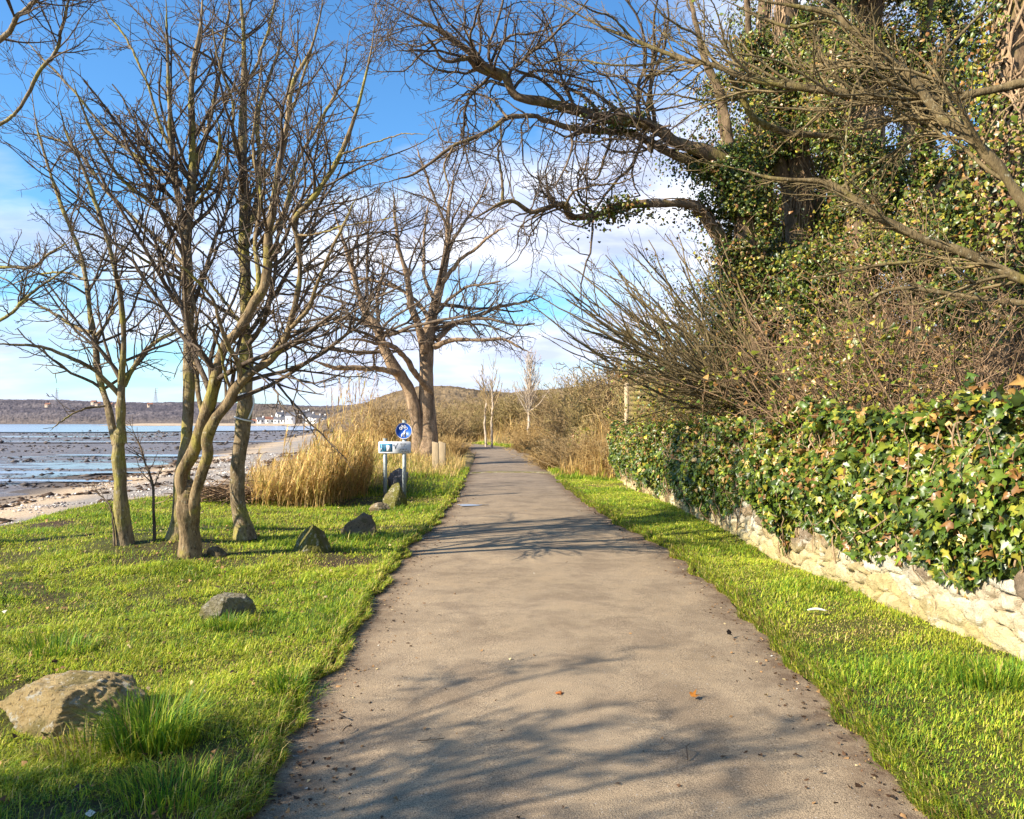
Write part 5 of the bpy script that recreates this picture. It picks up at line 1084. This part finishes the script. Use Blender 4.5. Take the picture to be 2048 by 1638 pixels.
M_R1 = mat_rock('ochre_stone', (0.40, 0.27, 0.11), (0.66, 0.50, 0.25), (0.22, 0.18, 0.06), 0.4, (0.68, 0.64, 0.52)); M_R2 = mat_rock('grey_green_stone', (0.20, 0.17, 0.11), (0.40, 0.35, 0.23), (0.24, 0.21, 0.06), 0.5)
M_R3 = mat_rock('mossy_stone', (0.16, 0.13, 0.06), (0.30, 0.25, 0.12), (0.20, 0.19, 0.035), 0.8); M_R4 = mat_rock('brown_stone', (0.18, 0.13, 0.08), (0.36, 0.27, 0.17), (0.15, 0.12, 0.05), 0.3, (0.25, 0.2, 0.15))
M_R5 = mat_rock('slate_stone', (0.20, 0.19, 0.19), (0.42, 0.40, 0.40), (0.3, 0.28, 0.25), 0.1, (0.42, 0.4, 0.4)); M_R6 = mat_rock('sandstone', (0.34, 0.25, 0.14), (0.46, 0.35, 0.21), (0.3, 0.25, 0.1), 0.2)
def rk(px, py, w_px, h_px): p = gnd(px, py); return p, w_px*p[1]/F, h_px*p[1]/F
p, w_, h_ = rk(142, 1455, 268, 118); rock(p+np.array([-0.06, 0.13, -0.03]), (w_*1.1, w_*0.85, h_*1.5), 11, M_R1, 'large ochre lichen spotted stone with a grass tuft at the lower left', 7, 0.05, -0.1, 0.3, [(-0.35, -0.8, 0.35, 0.70), (0.75, -0.6, 0.15, 0.72), (0, 0, 1, 0.66), (-0.75, 0, 0.65, 0.82)])
p, w_, h_ = rk(443, 1240, 116, 52); rock(p+np.array([0, 0.1, -0.02]), (w_*1.1, w_*0.85, h_*1.9), 23, M_R2, 'low rounded grey green stone midway up the lawn', 22, 0.05, 0.2, 0.36)
p, w_, h_ = rk(620, 1106, 72, 60); rock(p+np.array([0, 0.12, 0]), (w_*1.1, w_*0.95, h_*1.6), 33, M_R3, 'pointed mossy stone near the path, right of the twisted tree', 5, 0.035, 0.25, 0.30, [(-0.78, -0.25, 0.52, 0.44), (0.80, -0.3, 0.45, 0.42), (0.1, -0.9, 0.25, 0.6)])
p, w_, h_ = rk(718, 1070, 62, 30); rock(p+np.array([0, 0.1, 0]), (w_*1.15, w_*0.9, h_*1.9), 44, M_R4, 'dark brown stone low in the grass below the reeds', 6, 0.06, 0.1, 0.33)
p, w_, h_ = rk(790, 1018, 38, 36); rock(p+np.array([0, 0.1, 0]), (w_*1.15, w_*1.0, h_*1.8), 55, M_R3, 'upright yellow mossy stone at the foot of the sign posts', 6, 0.04, -0.3, 0.3, [(-0.2, -0.9, 0.2, 0.72), (0.9, -0.2, 0.1, 0.75)])
p, w_, h_ = rk(760, 1022, 34, 10); rock(p+np.array([0, 0.05, 0]), (w_*1.2, w_*0.8, h_*2.4), 66, M_R6, 'flat sandstone slab lying left of the yellow mossy stone', 5, 0.04, 0.1, 0.4)
p, w_, h_ = rk(791, 988, 38, 46); rock(p+np.array([0, 0.35, 0]), (w_*1.15, w_*0.9, h_*1.35), 77, M_R5, 'dark grey faceted boulder behind and between the two sign posts', 12, 0.09, 0.3, 0.25)
p, w_, h_ = rk(430, 1114, 30, 16); rock(p+np.array([0, 0.05, 0]), (w_*1.2, w_*0.9, h_*2.0), 88, M_R4, 'small dark round stone beside the foot of the twisted tree', 8, 0.05, 0.0, 0.35)

# tufts of long grass
def tuft(px, py, n, h, rad, label, seed, pal_w=(2, 1, 0.3, 2, 0.15, 0.05)):
    p = gnd(px, py); r = np.random.default_rng(seed); a = r.uniform(0, 2*pi, n); q = rad*np.sqrt(r.random(n)); X, Y = p[0]+q*np.cos(a), p[1]+q*np.sin(a)*0.8
    P = np.stack([X, Y, height(X, Y)-0.01], -1); az = a+r.normal(0.2, 0.5, n)
    root = blade_obj('grass_tuft', blades(P, h*r.uniform(0.45, 1.2, n), 0.0026*r.uniform(0.7, 1.3, n)*(1+p[1]*0.04), az, np.clip(r.normal(0.65, 0.25, n), 0.1, 1.05), pick(PAL_G, pal_w, n, r, 0.2)), M_BLADE)
    tag(root, label, 'grass tuft', 'tufts of long grass')
tuft(300, 1490, 900, 0.26, 0.22, 'long dark green grass tuft in front of the large ochre stone', 501)
tuft(180, 1500, 420, 0.13, 0.26, 'pale dry grass tuft under the left part of the large ochre stone', 502, (0.6, 1, 1.6, 0.2, 2.5, 1))
tuft(590, 1375, 420, 0.13, 0.17, 'green grass tuft overhanging the left edge of the path', 503)
tuft(450, 1255, 320, 0.12, 0.18, 'grass tuft in front of the low rounded grey green stone', 504)
tuft(110, 1300, 420, 0.12, 0.28, 'dark green grass tuft on the lawn above the large ochre stone', 505)
tuft(1985, 1365, 420, 0.15, 0.25, 'leafy grass tuft against the stone wall at the right edge', 506)
tuft(340, 1590, 420, 0.14, 0.25, 'grass tuft at the bottom edge of the lawn below the large ochre stone', 507)

# ------------------------------------------------------------------ signs and posts
M_POST = plain('galvanised_post', (0.36, 0.40, 0.39), 0.55, 0.4, 0.35, 0.3, 12); M_WHITE = plain('white_plate', (0.82, 0.82, 0.82), 0.4, 0.4, 0.05); M_BLUE = plain('blue_plate', (0.012, 0.095, 0.50), 0.4, 0.4, 0.05)
M_CYAN = plain('cyan_print', (0.10, 0.42, 0.66), 0.45, 0.3, 0.35, 0, 25); M_INK = plain('dark_ink', (0.06, 0.07, 0.09), 0.5, 0.3, 0.1); M_GINK = plain('grey_ink', (0.35, 0.36, 0.38), 0.5, 0.3, 0.1)
YS = 16.6
def sp(px, py, y=YS): return at(px, py, y)
def disc(mb, c, rx, y, n=48, rz=None):
    a = np.linspace(0, 2*pi, n, endpoint=False); rz = rz or rx; th = 0.006
    V = np.concatenate([np.stack([c[0]+rx*np.cos(a), np.full(n, yy_), c[2]+rz*np.sin(a)], -1) for yy_ in (y, y+th)])
    i = np.arange(n); mb.add(V, [np.stack([i, (i+1) % n, (i+1) % n+n, i+n], -1), np.arange(n)[None], (np.arange(n)[::-1]+n)[None]])
def ringm(mb, c, r1, r2, y, n=28):
    a = np.linspace(0, 2*pi, n, endpoint=False); V = []
    for rr_ in (r1, r2):
        for yy_ in (y, y+0.003): V.append(np.stack([c[0]+rr_*np.cos(a), np.full(n, yy_), c[1]+rr_*np.sin(a)], -1))
    i = np.arange(n); j = (i+1) % n; V = np.concatenate(V)
    mb.add(V, [np.stack([i, j, j+2*n, i+2*n], -1), np.stack([i+2*n, j+2*n, j+3*n, i+3*n], -1), np.stack([i+n, i+3*n, j+3*n, j+n], -1), np.stack([i, i+n, j+n, j], -1)])
def bar(mb, a, b, w, y):
    a, b = np.array(a, float), np.array(b, float); d = (b-a)/np.linalg.norm(b-a); n = np.array([-d[1], d[0]])*w/2; q = [a-n, b-n, b+n, a+n]
    V = [(x, yy_, z) for yy_ in (y, y+0.003) for x, z in q]; mb.add(V, [[(0, 1, 2, 3), (7, 6, 5, 4), (0, 4, 5, 1), (1, 5, 6, 2), (2, 6, 7, 3), (3, 7, 4, 0)]])
def poly(mb, pts, y):
    n = len(pts); V = [(x, yy_, z) for yy_ in (y, y+0.003) for x, z in pts]; i = np.arange(n); mb.add(V, [np.arange(n)[None], (np.arange(n)[::-1]+n)[None], np.stack([i, i+n, (i+1) % n+n, (i+1) % n], -1)])
xr, xl = sp(808, 0)[0], sp(769.5, 0)[0]
gz = lambda x, y: float(height(x, y))
root = empty('path_sign', (xr, YS, gz(xr, YS)), 'round blue cycle and pedestrian sign above a long white board on two posts', 'sign')
for x, top, w_ in ((xr, 841, 0.042), (xl, 878, 0.042)):
    zt = sp(0, top)[2]; m = MB(); m.tube([(x, YS+0.05, gz(x, YS)-0.2), (x, YS+0.05, gz(x, YS)+0.5), (x, YS+0.05, zt)], w_, 14)
    pst = m.build('post', M_POST, root, smooth=False)
    m = MB(); m.tube([(x, YS+0.05, zt), (x, YS+0.05, zt+0.012)], w_+0.004, 14); m.build('post_cap', M_POST, root)
    m = MB()
    for z in ((sp(0, 890)[2], sp(0, 902)[2])): m.box((x-0.055, YS+0.004, z-0.012), (x+0.055, YS+0.11, z+0.012))
    m.build('clamp', M_POST, root)
cc = sp(807.5, 861.5); r0_ = 0.168
m = MB(); disc(m, cc, r0_, YS-0.012); brd = m.build('roundel_border', M_WHITE, root)
m = MB(); disc(m, cc, r0_*0.925, YS-0.016); m.build('blue_roundel', M_BLUE, root)
y = YS-0.020; s = r0_
def q(u, v): return (cc[0]+u*s, cc[2]+v*s)
m = MB()                                              # bicycle
for u in (-0.32, 0.32): ringm(m, q(u, 0.30), 0.19*s, 0.125*s, y)
for a_, b_2 in (((-0.32, 0.30), (-0.16, 0.56)), ((-0.32, 0.30), (-0.02, 0.30)), ((-0.02, 0.30), (-0.16, 0.56)), ((-0.16, 0.56), (0.22, 0.56)), ((-0.02, 0.30), (0.22, 0.56)), ((0.32, 0.30), (0.20, 0.64)), ((-0.16, 0.56), (-0.19, 0.66)), ((-0.28, 0.67), (-0.10, 0.67)), ((0.20, 0.64), (0.10, 0.70))):
    bar(m, q(*a_), q(*b_2), 0.06*s, y)
m.build('bicycle_symbol', M_WHITE, root)
m = MB()                                              # adult with child
disc(m, (q(0.12, 0)[0], 0, q(0, 0.02)[1]), 0.085*s, y-0.003, 20)
poly(m, [q(*t_) for t_ in [(0.00, -0.10), (0.24, -0.10), (0.30, -0.42), (0.24, -0.46), (0.22, -0.80), (0.14, -0.80), (0.12, -0.48), (0.10, -0.80), (0.02, -0.80), (0.02, -0.44), (-0.10, -0.42), (-0.12, -0.38)]], y)
disc(m, (q(-0.20, 0)[0], 0, q(0, -0.33)[1]), 0.065*s, y-0.003, 20)
poly(m, [q(*t_) for t_ in [(-0.28, -0.42), (-0.12, -0.42), (-0.10, -0.60), (-0.15, -0.80), (-0.19, -0.80), (-0.20, -0.64), (-0.22, -0.80), (-0.27, -0.80), (-0.31, -0.60)]], y)
m.build('pedestrian_symbol', M_WHITE, root)
# long board
bl, br_ = sp(757, 907), sp(822, 883); x0, z0, x1, z1 = bl[0], bl[2], br_[0], br_[2]; rc = 0.03
def rrect(x0, z0, x1, z1, rc, n=6):
    o = []
    for cx_, cz_, a0 in ((x1-rc, z1-rc, 0), (x0+rc, z1-rc, pi/2), (x0+rc, z0+rc, pi), (x1-rc, z0+rc, 1.5*pi)):
        for k in range(n+1): t_ = a0+k/n*pi/2; o.append((cx_+rc*math.cos(t_), cz_+rc*math.sin(t_)))
    return o
m = MB(); poly(m, rrect(x0, z0, x1, z1, rc), YS-0.004); m.build('board', M_WHITE, root)
wb, hb = x1-x0, z1-z0
def bq(u, v): return (x0+u*wb, z0+v*hb)
m = MB(); poly(m, [bq(0.03, 0.15), bq(0.42, 0.15), bq(0.42, 0.82), bq(0.03, 0.82)], YS-0.0085); m.build('picture_panel', M_CYAN, root)
m = MB(); yk = YS-0.0125
rr2 = np.random.default_rng(3)
for u in (0.07, 0.11, 0.15, 0.20, 0.245): bar(m, bq(u, 0.25+0.1*rr2.random()), bq(u+rr2.uniform(-0.03, 0.03), 0.78), 0.010, yk-0.0004*u*10)
m.build('picture_marks', M_INK, root)
m = MB(); poly(m, [bq(0.255, 0.2), bq(0.37, 0.2), bq(0.37, 0.62), bq(0.255, 0.72)], YS-0.0120); poly(m, [bq(0.05, 0.2), bq(0.09, 0.2), bq(0.12, 0.42), bq(0.06, 0.5)], YS-0.0120); m.build('picture_highlight', M_WHITE, root)
m = MB()
for a_, b_2 in (((0.50, 0.72), (0.52, 0.38)), ((0.52, 0.38), (0.545, 0.62)), ((0.545, 0.62), (0.60, 0.86)), ((0.46, 0.62), (0.475, 0.78))): bar(m, bq(*a_), bq(*b_2), 0.010, YS-0.0085)
m.build('emblem', M_INK, root)
m = MB()
for v, segs in ((0.80, ((0.66, 0.74), (0.755, 0.85))), (0.64, ((0.69, 0.72), (0.735, 0.82))), (0.36, ((0.66, 0.70), (0.715, 0.80), (0.815, 0.88))), (0.20, ((0.70, 0.76), (0.775, 0.86), (0.87, 0.93)))):
    for u0, u1_ in segs: bar(m, bq(u0, v), bq(u1_, v), 0.014, YS-0.0085)
m.build('text_lines', M_INK, root)

# two timber posts with sloping tops
M_TIMBER = mat_wood('weathered_timber', (0.36, 0.26, 0.15), (0.56, 0.44, 0.28))
for px, py, top_l, top_r, wpx, lab in ((871, 944, 883, 886, 13, 'weathered timber post with a flat top, left of the pair before the twin stemmed tree'), (884.5, 940, 882, 887, 14, 'weathered timber post with a sloping top, right of the pair before the twin stemmed tree')):
    p = gnd(px, py); w_ = wpx*p[1]/F; zl, zr = at(px, top_l, p[1])[2], at(px, top_r, p[1])[2]; m = MB()
    V = [(-w_/2, -0.07, -0.3), (w_/2, -0.07, -0.3), (w_/2, 0.07, -0.3), (-w_/2, 0.07, -0.3), (-w_/2, -0.07, zl-p[2]), (w_/2, -0.07, zr-p[2]), (w_/2, 0.07, zr-p[2]), (-w_/2, 0.07, zl-p[2])]
    m.add(V, [[(3, 2, 1, 0), (4, 5, 6, 7), (0, 1, 5, 4), (1, 2, 6, 5), (2, 3, 7, 6), (3, 0, 4, 7)]])
    o = m.build('timber_post', M_TIMBER); o.location = [float(v) for v in p]; bv = o.modifiers.new('bevel', 'BEVEL'); bv.width = 0.012; bv.segments = 2
    tag(o, lab, 'post', 'timber posts beside the path')

# mossy board fence behind the end of the hedge
M_MOSSWOOD = mat_wood('mossy_boards', (0.12, 0.09, 0.045), (0.24, 0.18, 0.08), (0.22, 0.19, 0.035))
YFN = 23.2; xa = at(1253, 0, YFN)[0]; root = empty('timber_fence', (xa, YFN, gz(xa, YFN)), 'mossy timber board fence rising behind the far end of the ivy hedge', 'fence')
for px, top in ((1253, 766), (1343, 716), (1430, 730)):
    x = at(px, 0, YFN)[0]; m = MB(); m.box((x-0.055, YFN-0.06, gz(x, YFN)-0.3), (x+0.055, YFN+0.06, at(0, top, YFN)[2])); m.build('fence_post', M_TIMBER if px < 1300 else M_MOSSWOOD, root)
xb = at(1430, 0, YFN)[0]
for k in range(8):
    z = at(0, 835, YFN)[2]+k*0.15-0.25; m = MB(); m.box((xa+0.06, YFN-0.09-0.003*(k % 2), z), (xb, YFN-0.063, z+0.118)); m.build('board', M_MOSSWOOD, root)

# ------------------------------------------------------------------ small things on the ground
def small_leaf(px, py, size, col, label, rot, up=0.01):
    p = gnd(px, py); p[2] = 0.03*math.sin(pi*0.5)+up; r = np.random.default_rng(int(px)); n = unit(np.array([[0.25, -0.3, 1.0]])); t_ = np.array([[math.cos(rot), math.sin(rot), 0.1]])
    V, Q, c = leaf_mesh(p[None], n, t_, np.array([size]), np.array([col]), True, r); V[:, 2] = np.maximum(V[:, 2], p[2]-0.006); tag(mesh_obj('fallen_leaf', V, [Q], M_LITTER, None, c), label, 'leaf', 'fallen leaves on the path')
small_leaf(1382, 1424, 0.055, (0.45, 0.17, 0.03), 'orange fallen leaf on the path right of the middle', 0.3)
small_leaf(1455, 1293, 0.06, (0.02, 0.015, 0.012), 'blackened fallen leaf on the path near the right verge', 0.1)
small_leaf(1118, 1418, 0.045, (0.42, 0.14, 0.04), 'tiny russet fallen leaf amid the branch shadows on the path', 1.2)
p = gnd(1633, 1233); p[2] += 0.05; m = MB(); m.tube(spline([p+(-0.07, 0.01, 0), p+(0, 0, 0.012), p+(0.08, -0.02, 0.0)], 8), np.array([0.004, 0.008, 0.010, 0.011, 0.011, 0.010, 0.008, 0.003]), 6)
tag(m.build('stick', plain('bleached_wood', (0.72, 0.66, 0.52), 0.8, 0.2, 0.1)), 'short bleached white stick lying on the right verge', 'stick')
for px, py, ln, rz, lab in ((690, 1466, 0.10, 2.5, 'curled dark twig on the path close to its left edge, upper of two'), (686, 1494, 0.07, 1.2, 'short curled dark twig on the path close to its left edge, lower of two'), (835, 1515, 0.13, 0.2, 'dark twig lying in the shade on the path'), (1375, 1555, 0.13, 1.4, 'pale thin twig standing along the path near the bottom edge')):
    p = gnd(px, py); p[2] = 0.035; r = np.random.default_rng(int(px)); u_ = np.array([math.cos(rz), math.sin(rz), 0]); P = spline([p, p+u_*ln*0.5+r.normal(size=3)*0.012+(0, 0, 0.008), p+u_*ln], 8); m = MB(); m.tube(P, np.linspace(0.004, 0.002, 8), 5); m.tube([P[4], P[4]+(0.02, 0.015, 0.008)], 0.002, 4)
    tag(m.build('twig', M_TWIG), lab, 'twig', 'twigs on the path')
# litter of bits along path edges and on the lawn
r = np.random.default_rng(601); n = 1900; Y = 2.8+17*r.random(n)**1.6; sd = r.random(n) < 0.6; d_ = np.abs(r.normal(0, 0.22, n))
X = np.where(sd, edge_l(Y)+d_, edge_r(Y)-d_*0.8); k = r.random(n) < 0.06; X = np.where(k, edge_l(Y)+(edge_r(Y)-edge_l(Y))*r.random(n), X)
sfr = np.clip((X-edge_l(Y))/(edge_r(Y)-edge_l(Y)), 0, 1); P = np.stack([X, Y, 0.03*np.sin(pi*sfr)+0.007], -1)
N = unit(np.array([0, 0, 1.0])+r.normal(size=(n, 3))*0.25); pal = np.array([(0.10, 0.055, 0.03), (0.28, 0.16, 0.07), (0.50, 0.38, 0.2), (0.05, 0.035, 0.025), (0.6, 0.55, 0.45)])
l1 = leaf_mesh(P, N, r.normal(size=(n, 3)), 0.022*r.uniform(0.4, 1.5, n), pick(pal, [3, 2, 0.7, 1.5, 0.15], n, r), False, r)
n = 1700; Y = 2.8+14*r.random(n)**1.4; X = -7.5+6.2*r.random(n); ok = (X < edge_l(Y)) & (shore(X, Y) > 0); X, Y = X[ok], Y[ok]; n = len(X)
P = np.stack([X, Y, height(X, Y)+0.03], -1); l2 = leaf_mesh(P, unit(np.array([-0.2, -0.2, 1.0])+r.normal(size=(n, 3))*0.4), r.normal(size=(n, 3)), 0.034*r.uniform(0.4, 1.4, n), pick(pal, [3, 2.5, 0.5, 1.5, 0.03], n, r), False, r)
V = np.concatenate([l1[0], l2[0]]); Q = np.concatenate([l1[1], l2[1]+len(l1[0])]); tag(mesh_obj('leaf_litter', V, [Q], M_LITTER, None, np.concatenate([l1[2], l2[2]])), 'scraps of dead leaves along the path edges', 'leaf litter', kind='stuff')
# shingle and seaweed on the beach
def pebbles(P, size, col, flat=0.55, seed=0):
    r = np.random.default_rng(seed); T = np.array([(1, 0, 0), (-1, 0, 0), (0, 1, 0), (0, -1, 0), (0, 0, 1), (0, 0, -0.6)], float); fc = np.array([(0, 2, 4), (2, 1, 4), (1, 3, 4), (3, 0, 4), (2, 0, 5), (1, 2, 5), (3, 1, 5), (0, 3, 5)])
    n = len(P); V = P[:, None]+T[None]*size[:, None, None]*(1+0.35*r.normal(size=(n, 6, 1)))*np.array([1, 1, flat]); return V.reshape(-1, 3), (np.arange(n)[:, None, None]*6+fc).reshape(-1, 3), np.repeat(col, 6, 0)
def on_beach(n, d0, d1, r):
    Y = 8+62*r.random(n)**1.5; dd = d0+(d1-d0)*r.random(n); X = np.interp(Y, SY, SX)-dd; return X, Y
r = np.random.default_rng(701); X, Y = on_beach(15000, 6.5, 13, r); g = gn2(np.stack([X*0.35, Y*0.35], -1)) > -0.5; X, Y = X[g], Y[g]; n = len(X)
tag((lambda a: mesh_obj('shingle', a[0], [a[1]], M_WRACK, None, a[2]))(pebbles(np.stack([X, Y, height(X, Y)], -1), 0.035*np.exp(r.normal(0, 0.5, n)), pick(np.array([(0.55, 0.5, 0.44), (0.40, 0.34, 0.29), (0.22, 0.18, 0.16), (0.68, 0.64, 0.58)]), [2, 2, 1.5, 1], n, r), 0.5, 1)), 'grey and white shingle of the beach', 'shingle', kind='stuff')
X1, Y1 = on_beach(6000, 3.8, 7.5, r); X2, Y2 = on_beach(6000, 9, 15, r); X = np.concatenate([X1, X2]); Y = np.concatenate([Y1, Y2]); g = gn2(np.stack([X*0.5+9, Y*0.25], -1))+0.5*gn3(np.stack([X*0.4, Y*0.2], -1)) > 0.25; X, Y = X[g], Y[g]; n = len(X)
tag((lambda a: mesh_obj('seaweed', a[0], [a[1]], M_WRACK, None, a[2]))(pebbles(np.stack([X, Y, height(X, Y)+0.01], -1), 0.085*np.exp(r.normal(0, 0.5, n)), pick(np.array([(0.09, 0.055, 0.035), (0.15, 0.09, 0.05), (0.05, 0.035, 0.025)]), [2, 1, 1.5], n, r), 0.35, 2)), 'brown strandline of dried seaweed on the beach', 'seaweed', kind='stuff')
# dark stones lying over the mudflats
n = 6000; Y = 32+230*r.random(n)**1.6; X = -8-0.62*Y*r.random(n)-0.06*Y; g = gn2(np.stack([X*0.06, Y*0.16], -1))+0.4*gn3(np.stack([X*0.1, Y*0.2], -1)) > -0.15; X, Y = X[g], Y[g]; n = len(X)
tag((lambda a: mesh_obj('mud_stones', a[0], [a[1]], M_WRACK, None, a[2]))(pebbles(np.stack([X, Y, np.full(n, -1.285)], -1), (0.05+0.0009*Y)*np.exp(r.normal(0, 0.5, n)), pick(np.array([(0.06, 0.05, 0.045), (0.12, 0.10, 0.09), (0.2, 0.17, 0.15)]), [2, 2, 0.7], n, r), 0.4, 3)), 'dark weedy stones scattered over the mudflats', 'stones', kind='stuff')
# brushwood heap of washed up twigs by the corded tree
b0 = gnd(447, 1000); r = np.random.default_rng(801); n = 260; a = r.uniform(0, pi, n); c0 = b0+np.stack([r.normal(0, 0.35, n), r.normal(0, 0.3, n), np.abs(r.normal(0, 0.10, n))+0.05], -1); ln = r.uniform(0.1, 0.45, n)[:, None]; dv = np.stack([np.cos(a), np.sin(a), r.normal(0, 0.3, n)], -1)
P = np.stack([c0-dv*ln, c0+r.normal(size=(n, 3))*0.03, c0+dv*ln], 1); wd = Wood(); wd.add(P, np.full((n, 3), 0.008), 4); tag(wd.build('driftwood_heap', M_TWIG_R), 'heap of washed up twigs between the twisted and the corded tree', 'driftwood')
